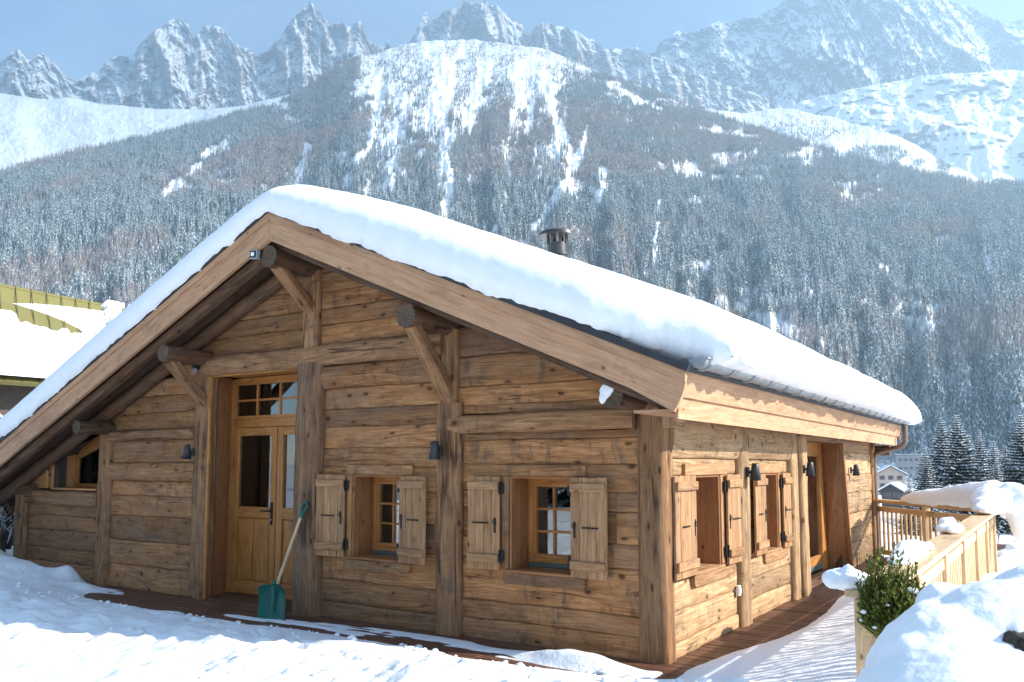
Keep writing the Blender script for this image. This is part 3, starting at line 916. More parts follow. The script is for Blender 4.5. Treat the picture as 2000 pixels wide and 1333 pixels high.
m = MB(); m.cyl((hx, yf - .051, .945), (hx, yf - .062, .945), .012, n=12); m.build('lock_cylinder', ZINC, dr)
# ---------- triangular window at the low left end
tw = empty('corner_window'); tw.parent = chalet
m = MB(); x0, x1 = HT[0], HT[1]
m.box(((x0 + x1) / 2, .16, 1.262), (x1 - x0, .38, .03)); m.slab((x0, .36, 1.27), (x0, .36, rooftop(x0) - .17), (x0 - .18, -.02, rooftop(x0) - .17), (x0 - .18, -.02, 1.27), .03)
m.build('reveal', W_ORANGE, tw)
m = MB(); yw = .30
zt = lambda x: rooftop(x) - .30
m.slab((x0 + .02, yw, 1.28), (x1, yw, 1.28), (x1, yw, 1.33), (x0 + .02, yw, 1.33), .05)
m.slab((x0 + .02, yw, 1.33), (x0 + .09, yw, 1.33), (x0 + .09, yw, zt(x0) + .12), (x0 + .02, yw, zt(x0) + .12), .05)
m.slab((x0 + .09, yw, zt(x0) + .05), (x1, yw, zt(x1) - .12), (x1, yw, zt(x1) + .2), (x0 + .09, yw, zt(x0) + .35), .05)
m.build('frame', W_ORANGE, tw)
m = MB(); m.box(((x0 + x1) / 2, yw + .02, 1.65), (x1 - x0 - .04, .006, .74), bev=.0005); m.build('pane', GLASS, tw)
# wall infill left of it
m = MB(); panel(m, (0, 0, 0), FA, FN, -11.0, x0 - .15, [1.26, 1.5, 1.75], top=wtop); m.build('log_wall', W_OLD, chalet)

# ---------- side glass door with splayed jamb
sd = empty('side_door'); sd.parent = chalet
xd = -.30
m = MB(); m.slab((xd, 7.02, .02), (xd, 6.80, 1.93), (.0, 6.70, 1.93), (.0, 7.13, .02), -.03); m.build('jamb', W_REVEAL, sd)
m = MB(); m.slab((.016, 6.70, 1.93), (.016, 7.12, 0), (.016, 7.20, 0), (.016, 6.79, 1.93), -.05); m.build('edge_board', W_REVEAL, sd)
m = MB(); m.slab((.0, 4.44, .02), (.0, 4.44, 1.93), (xd, 4.50, 1.93), (xd, 4.50, .02), .03); m.build('reveal', W_REVEAL, sd)
m = MB(); m.box((-.15, 5.7, 1.945), (.30, 2.6, .03)); m.build('head_board', W_REVEAL, sd)
m = MB()
for (a, b) in ((4.50, 4.62), (6.68, 6.98)): m.box((xd, (a + b) / 2, .98), (.07, b - a, 1.90))
m.box((xd, 5.65, 1.83), (.07, 2.06, .20)); m.box((xd, 5.65, .20), (.07, 2.06, .12)); m.build('frame', W_ORANGE, sd)
m = MB(); m.box((xd, 5.65, .10), (.06, 2.06, .08)); m.build('drip_rail', RUBBER, sd)
m = MB(); m.box((xd, 5.65, 1.0), (.006, 2.08, 1.50), bev=.0005); m.build('pane', GLASS, sd)
m = MB(); m.box((-.14, 5.8, .005), (.34, 2.7, .04)); m.build('threshold', W_POST, sd)

# ================================================================== lamps and small fittings
def wall_lamp(loc, rz, label):
    r = empty('wall_lamp', loc, rz)
    m = MB(); n = 20; vs = []
    prof = [(.026, .085), (.030, .09), (.034, .085), (.056, -.085), (.052, -.085), (.030, .08)]
    for (q, z) in prof:
        for j in range(n): vs.append((q * math.cos(2 * math.pi * j / n), -.085 + q * math.sin(2 * math.pi * j / n), z))
    fs = [(i * n + j, i * n + (j + 1) % n, (i + 1) * n + (j + 1) % n, (i + 1) * n + j)[::-1] for i in range(len(prof) - 1) for j in range(n)]
    m.add(vs, fs, None, 0, True); m.add(vs[:n], [tuple(range(n))]); m.add([(v[0], v[1], v[2]) for v in vs[-n:]], [tuple(range(n))])
    m.build('lamp_shade', LAMPM, r)
    m = MB(); m.box((0, -.012, 0), (.055, .024, .10)); m.box((0, -.04, .0), (.022, .05, .03)); m.build('wall_bracket', LAMPM, r)
    return tag(r, label, 'wall lamp', 'conical wall lamps')


wall_lamp((-2.25, -.088, 1.74), 0, 'dark grey cone lamp on the post between the two front windows')
wall_lamp((-6.12, -.068, 1.76), 0, 'dark grey cone lamp on the post left of the front door')
wall_lamp((.085, 1.99, 1.53), R90, 'dark cone lamp on the sunlit post between the two side windows')
wall_lamp((.115, 4.12, 1.55), R90, 'dark cone lamp on the double post just before the glass side door')
wall_lamp((.02, 7.42, 1.52), R90, 'dark cone lamp on the sunlit wall beyond the glass side door')

# floodlight under the ridge
r = empty('floodlight', (-4.29, -.70, 3.83))
m = MB(); m.box((0, 0, 0), (.115, .05, .095), Matrix.Rotation(.12, 3, 'Y')); m.build('housing', ZINC, r)
m = MB(); m.box((0, -.027, 0), (.09, .008, .07), Matrix.Rotation(.12, 3, 'Y')); m.build('bezel', IRON, r)
m = MB(); m.box((0, -.033, 0), (.05, .006, .04), Matrix.Rotation(.12, 3, 'Y')); m.build('lens', flat("lens_white", (.8, .82, .85), .2), r)
m = MB(); m.tube([(.03, .03, -.02), (.09, .06, -.05), (.14, .04, -.06)], .008); m.build('bracket', IRON, r)
tag(r, 'small square floodlight fixed beside the ridge beam end', 'floodlight')
r = empty('motion_sensor', (-6.03, -.11, 2.80))
m = MB(); m.box((0, 0, .02), (.10, .08, .10)); m.build('sensor_body', IRON, r)
m = MB(); m.cyl((0, -.03, -.03), (0, -.05, -.065), .032, n=14); m.build('sensor_eye', flat("sensor_lens", (.35, .36, .38), .15), r)
tag(r, 'small black motion sensor above the front door corner', 'sensor')
m = MB(); m.box((.03, 1.80, .36), (.035, .06, .10)); m.box((.05, 1.80, .36), (.01, .045, .045))
o = m.build('power_socket', WHITEP); tag(o, 'small white outdoor socket low on the sunlit side wall', 'socket')

# ================================================================== snow shovel
sh = empty('snow_shovel', (-3.98, -.42, .02))
p0 = on(1, -.40, 538, 1150); p1 = on(1, -.17, 590, 1003); base = Vector((-3.98, -.42, .02))
A = (p1 - p0).normalized()
m = MB(); m.timber(p0 - base - A * .06, p1 - base, .034, .034, (1, 0, 0), e=2, n=12, wob=.0004, seg=.3); m.build('shaft', W_HANDLE, sh)
S_ = Vector((1, .12, .10)); S_ = (S_ - A * S_.dot(A)).normalized(); N_ = S_.cross(A); N_ = N_ if N_.y < 0 else -N_
m = MB()
bw, bh = .375, .40; nx, nz = 16, 12
bc = on(1, -.42, 536, 1180) - base
Ub = Vector((-.10, .14, 1)).normalized(); Sb = Vector((1, .1, .10)); Sb = (Sb - Ub * Sb.dot(Ub)).normalized(); Nb = Ub.cross(Sb); Nb = Nb if Nb.y < 0 else -Nb
for s_ in (1, -1):
    vs = []; ws = []
    for j in range(nz + 1):
        for i in range(nx + 1):
            u = i / nx * 2 - 1; v = j / nz * 2 - 1
            wid = bw / 2 * (1 - .10 * max(0, v) ** 3)
            cv = .035 * abs(u) ** 2.5 + .05 * max(0, v) ** 4
            rib = .016 * math.exp(-(u / .13) ** 2) * (1 if v > -.4 else max(0, 1 + (v + .4) * 2)) + .008 * math.exp(-((abs(u) - .35 - .12 * v) / .06) ** 2)
            top = -.03 * abs(u) ** 4 * (v > .5)
            vs.append(bc + Sb * (u * wid) + Ub * (v * bh / 2 + top) + Nb * (cv - rib * 0 + rib + (.003 if s_ > 0 else 0)))
    fs = [(j * (nx + 1) + i, j * (nx + 1) + i + 1, (j + 1) * (nx + 1) + i + 1, (j + 1) * (nx + 1) + i) for j in range(nz) for i in range(nx)]
    m.add(vs, fs if s_ > 0 else [f[::-1] for f in fs], None, 0, True)
m.tube([bc + Nb * .02 - Ub * .08, bc + Nb * .03 + Ub * .1, bc + Nb * .03 + Ub * .235], [.012, .026, .023], 12)
m.build('blade', GREENP, sh)
m = MB(); e0 = bc - Ub * bh / 2; m.box(e0 + Nb * .012, (bw * .96, .008, .02), Matrix((Sb, Nb, Ub)).transposed()); m.build('edge_strip', ZINC, sh)
m = MB(); g0 = p1 - base
m.tube([g0 - A * .05, g0 + A * .01], .021, 12)
hw = .048; lp = []
for t in np.linspace(0, 2 * math.pi, 21):
    lp.append(g0 + A * (.065 - .055 * math.cos(t)) + S_ * (hw * math.sin(t) * (.55 + .45 * (1 - math.cos(t)) / 2)))
m.tube(lp, .0125, 8); m.build('grip', GREENP, sh)
tag(sh, 'green plastic snow shovel with wooden shaft leaning on the dark post by the front door', 'snow shovel')

# ================================================================== deck
mb = MB()
y = -1.5
while y < 9.3:
    x1 = 1.25
    x0 = -10.3 if y < .08 else -.02
    for (a, b) in (((x0, -5.2), (-5.2, -1.4), (-1.4, x1)) if y < .08 else ((x0, x1),)):
        mb.box(((a + b) / 2, y + .056, -.0175 + random.uniform(-.002, .002)), (b - a - .005, .112, .035), bev=.004)
    y += .120
o = mb.build('deck', W_DECK); tag(o, kind='structure')

# ================================================================== ground
def axis(lo, hi, step, f0, f1, ratio=1.16):
    a = list(np.arange(lo, hi + step / 2, step)); s = step; x = hi
    while x < f1: s = min(s * ratio, 400); x = min(x + s, f1); a.append(x)
    s = step; x = lo; pre = []
    while x > f0: s = min(s * ratio, 400); x = max(x - s, f0); pre.append(x)
    return np.array(pre[::-1] + a)


def height(X, Y):
    n1 = fbm(X * 1.7, Y * 1.7, 4, 3); n2 = fbm(X * .7, Y * .7, 3, 9)
    # distance outside the bare strips next to the walls
    front = -Y - (.45 + .20 * n2 + .16 * n1 - .03 * X)
    front = np.where(X < -7.2, front + (-7.2 - X) * .6, front)
    xe = .06 + .30 * sst(0, 2.0, Y) - .1 * sst(3, 5, Y) + .05 * n1
    side = X - xe
    d = np.where(X < 0, front, np.maximum(front + .0, side))
    d = np.where(X >= 0, np.maximum(np.minimum(front, 9), side), front)
    z = -.055 + .10 * sst(-.05, .40, d) + .10 * sst(.2, 1.6, d)
    near = sst(.0, .5, d)
    rough = sst(.7, 1.8, -Y) * near * sst(9, 5, np.abs(X + 2))
    smooth_t = 1 - sst(.5, .9, X) * sst(-2., -1., Y) * (X < 2.2)
    z = z + near * (.022 * n1 * (.3 + .7 * smooth_t) + .03 * n2) + rough * (.075 * fbm(X * 3.2, Y * 3.2, 4, 21) + .055 * ridged(X * 4.5, Y * 4.5, 4, 4) - .03)
    z = z + near * .012 * fbm(X * 9, Y * 9, 3, 5)
    # thin trodden snow lying on the boards
    patch = sst(.10, .35, fbm(X * .9 + 3, Y * 5.5, 4, 31)) * sst(.42, .12, np.abs(Y + .40)) * (X < .1) * (X > -9)
    z = np.where(d < .12, np.maximum(z, -.02 + .028 * patch), z)

    def bumpg(x, y, a, sx, sy=None):
        sy = sy or sx; return a * np.exp(-((X - x) / sx) ** 2 - ((Y - y) / sy) ** 2)
    z = z + bumpg(-9.9, -1.05, .42, .95, .62) * (1 + .25 * n1) + bumpg(-8.7, -.55, .16, .5, .35) * (1 + .6 * n1) + bumpg(-8.35, -.30, .14, .16, .14)
    z = z + bumpg(-11.6, -1.6, .45, 1.6, 1.2)
    z = z + bumpg(-.62, -.42, .12, .42, .13) * (1 + .5 * n1)
    z = z + bumpg(-7.75, -.42, .09, .28, .10)
    # trodden tracks: staggered boot prints in front of the deck
    rp = random.Random(12)
    for (ax, ay, bx, by, nn) in ((-8.2, -1.7, -4.9, -.95, 11), (-4.6, -1.0, 1.2, -2.3, 18), (-6.5, -2.9, -2.2, -1.5, 13), (-1.8, -2.9, -.3, -1.0, 7)):
        for q in range(nn):
            t = (q + .5) / nn; cx2 = ax + (bx - ax) * t + rp.uniform(-.08, .08); cy2 = ay + (by - ay) * t + (.13 if q % 2 else -.13) + rp.uniform(-.05, .05)
            an = math.atan2(by - ay, bx - ax) + rp.uniform(-.25, .25); u_ = (X - cx2) * math.cos(an) + (Y - cy2) * math.sin(an); v_ = -(X - cx2) * math.sin(an) + (Y - cy2) * math.cos(an)
            rr_ = np.sqrt((u_ / .155) ** 2 + (v_ / .065) ** 2)
            z = z - .05 * sst(1.15, .75, rr_) * near + .014 * np.exp(-((rr_ - 1.35) / .22) ** 2) * near
    # shovelled ridge and foreground heaps
    z = z + bumpg(.6, -1.35, .14, .8, .35) * (1 + .7 * n1) + bumpg(1.75, -2.75, .42, .75, .45) * (1 + .3 * n1) + bumpg(2.35, -3.3, .34, .55, .5)
    z = z + bumpg(-.8, -1.75, .10, .5, .25) * (1 + n1) + bumpg(-2.6, -2.0, .07, .6, .25) * (1 + n1)
    # terrace snow drifts up to the railing
    z = z + .16 * sst(.5, 1.9, X) * sst(-2.6, -1.0, Y) * sst(6.8, 5., Y) * (X < 2.3)
    # land falls away beyond the terrace and behind the house
    out = sst(2.3, 5.5, X) * sst(-3.6, -1.6, Y)
    z = z - 1.5 * out - 5 * sst(5, 30, X) * sst(-3, 8, Y)
    beh = Y - 9.5
    z = z - 1.2 * sst(0, 5, beh) * sst(-14, -9, X)
    R = np.hypot(X, Y)
    fall = np.clip((Y * .9 + X * .35 - 10) / 170, 0, 1)
    z = z - 9.0 * fall ** .8 + 3. * fbm(X / 60., Y / 60., 4, 77) * sst(25, 160, R)
    z = z + .10 * n2 * sst(8, 16, R)
    z = np.where((X < -.12) & (Y > .06) & (Y < 9.25) & (X > -10.2), np.minimum(z, -.3), z)
    return z


gx_ = axis(-12., 4.2, .032, -8900., 690.); gy_ = axis(-6.0, 3.2, .032, -2500., 8900.)
X, Y = np.meshgrid(gx_, gy_, indexing='ij')
Z = height(X, Y)


def grid_mesh(name, X, Y, Z, mats, smooth=True, attrs=None):
    nx, ny = X.shape
    me = bpy.data.meshes.new(name)
    co = np.stack([X, Y, Z], -1).reshape(-1, 3).astype('f')
    idx = np.arange(nx * ny).reshape(nx, ny)
    q = np.stack([idx[:-1, :-1], idx[1:, :-1], idx[1:, 1:], idx[:-1, 1:]], -1).reshape(-1, 4)
    me.vertices.add(len(co)); me.vertices.foreach_set('co', co.ravel())
    me.loops.add(q.size); me.loops.foreach_set('vertex_index', q.ravel().astype('i'))
    me.polygons.add(len(q)); me.polygons.foreach_set('loop_start', np.arange(0, q.size, 4, dtype='i')); me.polygons.foreach_set('loop_total', np.full(len(q), 4, 'i'))
    me.polygons.foreach_set('use_smooth', np.full(len(q), smooth))
    for k, v in (attrs or {}).items():
        a = me.attributes.new(k, 'FLOAT', 'POINT'); a.data.foreach_set('value', v.ravel().astype('f'))
    for m in (mats if isinstance(mats, (list, tuple)) else [mats]): me.materials.append(m)
    me.update(); me.validate()
    o = bpy.data.objects.new(name, me); COL.objects.link(o); return o


o = grid_mesh('snow_ground', X, Y, Z, SNOWG); tag(o, kind='structure')

# clods of shovelled snow scattered along the edge of the deck
bm = bmesh.new(); rd = random.Random(3); spots = []
for k in range(230):
    m_ = rd.random()
    if m_ < .55: x = rd.uniform(-9.3, 1.2); y = -.55 - .03 * abs(x) - abs(rd.gauss(0, .28))
    elif m_ < .8: x = rd.uniform(-4.5, 2.2); y = rd.uniform(-2.9, -1.2)
    else: x = rd.gauss(.8, .7); y = rd.gauss(-1.6, .4)
    spots.append((x, y))
hz_ = height(np.array([p[0] for p in spots]), np.array([p[1] for p in spots]))
for (x, y), z in zip(spots, hz_):
    r = .008 + .032 * rd.random() ** 2.4
    g_ = bmesh.ops.create_icosphere(bm, subdivisions=2, radius=r); off = rd.random() * 50; sx, sy, sz = rd.uniform(.8, 1.5), rd.uniform(.7, 1.2), rd.uniform(.5, .9)
    for v in g_['verts']:
        q = v.co * (1 + .45 * mnoise.noise(v.co / r * 1.3 + Vector((off, 0, 0))))
        v.co = Vector((q.x * sx + x, q.y * sy + y, q.z * sz + z + r * .25))
me = bpy.data.meshes.new('snow_clods'); bm.to_mesh(me); bm.free(); me.materials.append(SNOW)
o = bpy.data.objects.new('snow_clods', me); COL.objects.link(o); tag(o, 'small clods of shovelled snow scattered in front of the deck', 'snow', kind='stuff')

# ================================================================== roof snow
def roof_snow():
    nu, nv = 330, 300
    ya, yb = Y0 - .055, Y1 + .15; xa, xb = XL - .1, XR + .30
    def dist(n, a, b, fine=.34):
        # denser sampling at both edges; returns positions and distance-in from each edge
        t = np.linspace(0, 1, n); e = .5 - .5 * np.cos(t * math.pi)
        return a + (b - a) * (.55 * e + .45 * t)
    u = dist(nu, xa, xb); v = dist(nv, ya, yb)
    U, V = np.meshgrid(u, v, indexing='ij')
    def prof(s, r):
        t = np.clip(s / r, 0, 1); return np.sqrt(np.clip(1 - (1 - t) ** 2, 0, 1))
    n = fbm(U * .8, V * .8, 4, 5); nf = fbm(U * 7, V * 7, 4, 8)
    sf = V - ya; sb = yb - V; sl = U - xa; sr = xb - U
    h = prof(sf, .42) * prof(sb, .5) * prof(sl, .4) * prof(sr, .34)
    T0 = .43 + .018 * n + .06 * sst(-4.0, -1.5, U) + .02 * sst(-4, -8, U)
    ridge = np.sqrt((U - RX) ** 2 + .16)
    basez = RZ + .06 - SL * (ridge - .10)
    low = RZ + .06 - SL * np.abs(U - RX)
    z = np.where(h > 0, low + (basez - low) * prof(sf, .42) + T0 * h, low)
    sag = np.exp(-sf / .03) * .070 * sst(-10.5, -8.5, U) * sst(.3, -1.8, U)
    z = z + .008 * nf * h
    # ragged lower rim
    rim = np.exp(-np.minimum(np.minimum(sf, sb), np.minimum(sl, sr)) / .03)
    z = z + rim * (.045 * fbm(U * 6, V * 6, 4, 61) + .018) - sag
    eave = np.exp(-sr / .10)
    z = z + eave * (.15 - .04 * np.clip(fbm(U * 2, V * 6, 4, 66) + .2, 0, 1))
    X_ = U + eave * (.025 * fbm(V * 5.2, V * 0 + 3, 4, 71)) + .02 * h * n
    Yb = V - np.exp(-sf / .25) * .05 * prof(sf, .12) + np.exp(-sf / .05) * .02 * fbm(U * 8, V * 8, 3, 90)
    Yb = Yb + .20 * sst(-.35, .55, U) * np.exp(-sf / .5)
    # front face bulges slightly outwards over the bargeboard
    o = grid_mesh('roof_snow', X_, Yb, z, SNOWR)
    # close from below
    me = o.data; bm = bmesh.new(); bm.from_mesh(me)
    edges = [e for e in bm.edges if e.is_boundary]
    r = bmesh.ops.extrude_edge_only(bm, edges=edges)
    for q in [g for g in r['geom'] if isinstance(g, bmesh.types.BMVert)]:
        c = q.co
        c.x += (-.16 if c.x > 0 else .08 if c.x < -11 else 0); c.y += (.08 if c.y < 0 else -.1 if c.y > 9 else 0)
        c.z = min(rooftop(min(max(c.x, XL), XR)) + .058, c.z)
    bm.to_mesh(me); bm.free()
    return o


o = roof_snow(); tag(o, 'thick smooth blanket of snow covering the chalet roof', 'snow', kind='stuff')


# ---------- lumpy snow made of merged balls
def blob(name, balls, mat, vox=.02, amp=.012, sc=9., sm=6, parent=None, amp2=.004):
    bm = bmesh.new()
    for (c, r) in balls:
        r = (r, r, r) if isinstance(r, (int, float)) else r
        g = bmesh.ops.create_icosphere(bm, subdivisions=3, radius=1.0)
        for v in g['verts']: v.co = Vector((v.co.x * r[0], v.co.y * r[1], v.co.z * r[2])) + Vector(c)
    me = bpy.data.meshes.new(name); bm.to_mesh(me); bm.free()
    o = bpy.data.objects.new(name, me); COL.objects.link(o)
    md = o.modifiers.new('r', 'REMESH'); md.mode = 'VOXEL'; md.voxel_size = vox; md.use_smooth_shade = True
    md = o.modifiers.new('s', 'SMOOTH'); md.factor = .5; md.iterations = sm
    dg = bpy.context.evaluated_depsgraph_get()
    me2 = bpy.data.meshes.new_from_object(o.evaluated_get(dg)); o.modifiers.clear(); o.data = me2; bpy.data.meshes.remove(me)
    me2.name = name
    for v, nn in zip(me2.vertices, [v.normal.copy() for v in me2.vertices]):
        p = v.co; f = mnoise.fractal(p * sc, .6, 2.1, 4); f2 = mnoise.fractal(p * sc * 5, .6, 2.1, 3)
        v.co = p + nn * (f * amp + f2 * amp2)
    me2.polygons.foreach_set('use_smooth', [True] * len(me2.polygons))
    me2.materials.clear(); me2.materials.append(mat)
    if parent: o.parent = parent
    return o


# snow on the log end near the corner
o = blob('snow_patch', [((-.235, -.535, 2.185), (.055, .02, .062)), ((-.26, -.54, 2.13), (.035, .02, .05)), ((-.20, -.535, 2.20), (.04, .02, .04))], SNOW, .008, .003, 20)
tag(o, 'small clot of snow stuck on the log end near the right corner', 'snow clot')

# ================================================================== balcony railing
rail = empty('balcony_railing', (1.93, 0, 0))
tag(rail, 'pale new pine balcony railing with posts, slats and a wide top board', 'railing')
RO = Vector((1.93, 0, 0))


def railing_run(P0, P1, gap, inward, npost, lit=True):
    P0 = Vector(P0); P1 = Vector(P1); D = P1 - P0; L = D.length; D.normalize(); Nn = Vector((-D.y, D.x, 0)) * inward
    ang = math.atan2(D.y, D.x); R = Matrix.Rotation(ang, 3, 'Z'); B = Vector((0, 0, 1))
    Q = lambda s, n, z: P0 + D * s + Nn * n + B * z - RO
    k = max(1, round(L / 2.4))
    for j in range(k):
        m = MB(); m.box(Q(L * (j + .5) / k, -.005, .985), (L / k - .004, .20, .038), R, bev=.005); m.build('top_board', W_RAIL, rail)
    m = MB(); m.box(Q(L / 2, -.02, .95), (L - .05, .045, .03), R); m.build('under_rail', W_RAIL, rail)
    m = MB(); m.box(Q(L / 2, 0, .84), (L, .055, .085), R); m.build('upper_rail', W_RAIL, rail)
    m = MB(); m.box(Q(L / 2, 0, .10), (L, .055, .085), R); m.build('lower_rail', W_RAIL, rail)
    for j in range(npost):
        s = .05 + (L - .1) * j / (npost - 1)
        m = MB(); m.box(Q(s, .005, .38), (.085, .10, 1.16), R, bev=.005); m.build('post', W_RAIL, rail)
    n = int(L / gap)
    first = None
    for j in range(n):
        s = gap * (j + .5)
        if first is None:
            m = MB(); m.box((0, 0, 0), (.055, .024, .66), R, bev=.003); first = m.build('slat', W_RAIL, rail); first.location = Q(s, 0, .47)
        else:
            c = first.copy(); COL.objects.link(c); c.parent = rail; c.location = Q(s, 0, .47)


railing_run((1.93, -2.12, 0), (1.95, 6.85, 0), .135, 1, 7)
railing_run((1.95, 6.85, 0), (.02, 9.46, 0), .145, 1, 3)

# snow caps on the railing (each lies on the top board)
o = blob('rail_snow', [((1.84, -2.06, 1.045), (.10, .08, .055)), ((1.79, -2.07, 1.045), (.07, .07, .05)), ((1.90, -2.06, 1.04), (.07, .07, .042)), ((1.85, -2.08, 1.095), (.028, .025, .025))], SNOW, .010, .006, 9)
tag(o, 'white snow cap on the nearest railing post beside the evergreen', 'snow cap', 'snow lying on the railing')
o = blob('rail_snow', [((1.88, -.28, 1.02), (.11, .34, .035)), ((1.86, -.05, 1.045), (.075, .20, .038)), ((1.90, -.68, 1.015), (.09, .3, .025)), ((1.93, .15, 1.03), (.05, .10, .03)), ((1.83, -.18, 1.06), (.035, .12, .03))], SNOW, .012, .010, 8)
tag(o, 'curled lump of snow on the rail just behind the evergreen tip', 'snow cap', 'snow lying on the railing')
o = blob('rail_snow', [((1.90, 2.0, 1.035), (.11, .30, .045)), ((1.87, 2.15, 1.08), (.075, .18, .05)), ((1.94, 1.80, 1.04), (.06, .14, .04))], SNOW, .012, .010, 8)
tag(o, 'small lump of snow halfway along the long rail', 'snow cap', 'snow lying on the railing')
balls = []
for t in np.linspace(0, 1, 15):     # along the far rail, growing towards the corner
    p = Vector((1.95, 6.85, 0)).lerp(Vector((.75, 8.45, 0)), t)
    r = .03 + .185 * (1 - t) ** .5
    balls.append(((p.x, p.y, 1.0 + r * .8), (.24, .24, r)))
for (y, z, rx, rz) in ((6.5, 1.16, .27, .19), (6.1, 1.13, .26, .16), (5.7, 1.10, .22, .13), (5.2, 1.07, .18, .08)):
    balls.append(((2.0, y, z), (rx, .35, rz)))
for (x, y, z, r) in ((2.25, 6.4, 1.15, .24), (2.38, 6.2, 1.03, .26), (2.42, 6.1, .88, .24), (2.38, 6.05, .75, .18), (2.20, 6.7, 1.12, .25)):
    balls.append(((x, y, z), (r, r * 1.2, r)))
o = blob('snow_cornice', balls, SNOW, .035, .03, 2.2, 12, amp2=.004)
tag(o, 'huge overhanging curl of snow on the far corner of the railing', 'snow cornice', 'snow lying on the railing')

# ================================================================== foreground shrub and mound
def leafmat(name, c1, c2, tr=.15):
    m, n, l, b = newmat(name)
    g = n.new("ShaderNodeNewGeometry")
    r = g.outputs['Random Per Island']
    c = mixc(n, l, r, c1, c2)
    l.new(c, b.inputs['Base Color']); b.inputs['Roughness'].default_value = .7
    b.inputs['Specular IOR Level'].default_value = .2
    return m


LEAF = leafmat("cedar_leaf", (.04, .07, .013), (.25, .25, .045))
BARK = flat("bark", (.075, .050, .035), .9, nz=(14, .4), bmp=(20, .8, .02))
GREENF = leafmat("spruce_needles", (.014, .030, .020), (.035, .055, .033))


def thuja(loc, h, w, n, seed):
    rd = random.Random(seed); root = empty('evergreen_shrub', loc)
    st = MB(); lf = MB()
    for k in range(n):
        a = rd.uniform(0, 2 * math.pi); rr = w * math.sqrt(rd.random()) * .9
        zt = h * (1 - (rr / w) ** 1.6 * .55) * (rd.uniform(.45, .9) if rd.random() < .8 else rd.uniform(.9, 1.25))
        b0 = Vector((rr * .35 * math.cos(a), rr * .35 * math.sin(a), rd.uniform(.0, .35) * zt))
        tip = Vector((rr * math.cos(a), rr * math.sin(a), zt)); mid = (b0 + tip) / 2 + Vector((rd.uniform(-.03, .03), rd.uniform(-.03, .03), -.02))
        if k % 3 == 0: st.tube([b0, mid, tip], [.004, .003, .0015], 4)
        prev = b0
        ns = 13
        for q in range(2, ns):
            t = q / ns; p = b0 * (1 - t) ** 2 + mid * 2 * t * (1 - t) + tip * t * t
            d = (tip - b0).normalized()
            for sgn in (-1, 1):
                s = Vector((rd.uniform(-1, 1), rd.uniform(-1, 1), .3)).normalized()
                L = .056 * (1.15 - t) * rd.uniform(.7, 1.3) + .008
                e = p + (d * .75 + s * .8) * L; wv = d.cross(s).normalized() * .0055
                m1 = p.lerp(e, .5)
                lf.add([p, m1 + wv, e, m1 - wv], [(0, 1, 2, 3)])
                for t2 in (.35, .7):
                    p2 = p.lerp(e, t2); s2 = (s.cross(d) * rd.choice((-1, 1)) + d * .8).normalized(); e2 = p2 + s2 * L * .45; w2 = s * .003
                    lf.add([p2, p2.lerp(e2, .5) + w2, e2, p2.lerp(e2, .5) - w2], [(0, 1, 2, 3)])
    st.build('stem', BARK, root); lf.build('foliage', LEAF, root)
    return root


shr = thuja(tuple(pt(1745, 1262, 3.75)), .43, .175, 330, 4)
tag(shr, 'small green and gold evergreen shrub beside the nearest railing post', 'shrub')
for (c, r) in (((1.98, -2.52, .83), .022), ((2.0, -2.55, .78), .018), ((2.06, -2.60, .86), .015), ((1.95, -2.5, .74), .02)):
    pass
o = blob('snow_clump', [((-.10, -.12, .16), (.012, .012, .008)), ((-.115, -.11, .12), (.009, .008, .007)), ((-.05, -.14, .10), (.011, .01, .008)), ((.09, -.04, .26), (.030, .025, .013)), ((.12, -.02, .245), (.02, .02, .012)), ((.0, -.12, .2), (.01, .01, .006))], SNOW, .004, .003, 40, sm=2, parent=shr, amp2=.002)

mound_c = pt(1880, 1260, 2.9)
mc = mound_c
def mp(px, py, d): return pt(px, py, d)
balls = [(mp(1860, 1300, 3.0), (.26, .26, .22)), (mp(1960, 1260, 3.05), (.28, .3, .24)), (mp(1800, 1330, 3.0), (.20, .2, .20)), (mp(1785, 1330, 2.9), (.14, .15, .16)),
         (mp(1890, 1215, 3.2), (.19, .2, .13)), (mp(1965, 1195, 3.3), (.22, .22, .13)), (mp(1835, 1160, 3.2), (.055, .06, .045)), (mp(1850, 1185, 3.2), (.12, .1, .09)),
         (mp(2050, 1200, 3.2), (.25, .25, .2)), (mp(2100, 1300, 3.0), (.3, .3, .3)), (mp(1775, 1400, 2.9), (.16, .16, .16)), (mp(1900, 1420, 2.8), (.4, .4, .3)), (mp(1830, 1240, 3.1), (.15, .15, .13))]
o = blob('snow_mound', balls, SNOW, .016, .014, 3.2, 14, amp2=.002)
tag(o, 'big rounded mound of snow in the right foreground with dark gaps', 'snow mound')
o = blob('rock', [(mp(1990, 1262, 2.80), (.045, .06, .055)), (mp(1998, 1285, 2.78), (.05, .06, .05)), (mp(1975, 1250, 2.82), (.022, .03, .03))], ROCKM, .010, .02, 18, 2)
tag(o, 'dark stone showing through the foreground snow mound', 'rock')
m = MB()
for k in range(16):
    a = mp(1925 + random.uniform(-16, 16), 1224 + random.uniform(-5, 5), 2.93); b = a + Vector((random.uniform(-.03, .03), random.uniform(-.03, 0), random.uniform(-.005, .012)))
    m.tube([a, (a + b) / 2 + Vector((0, 0, .006)), b], [.005, .004, .002], 5)
o = m.build('twig', BARK); tag(o, 'dark dead twigs poking through the foreground snow mound', 'twigs')

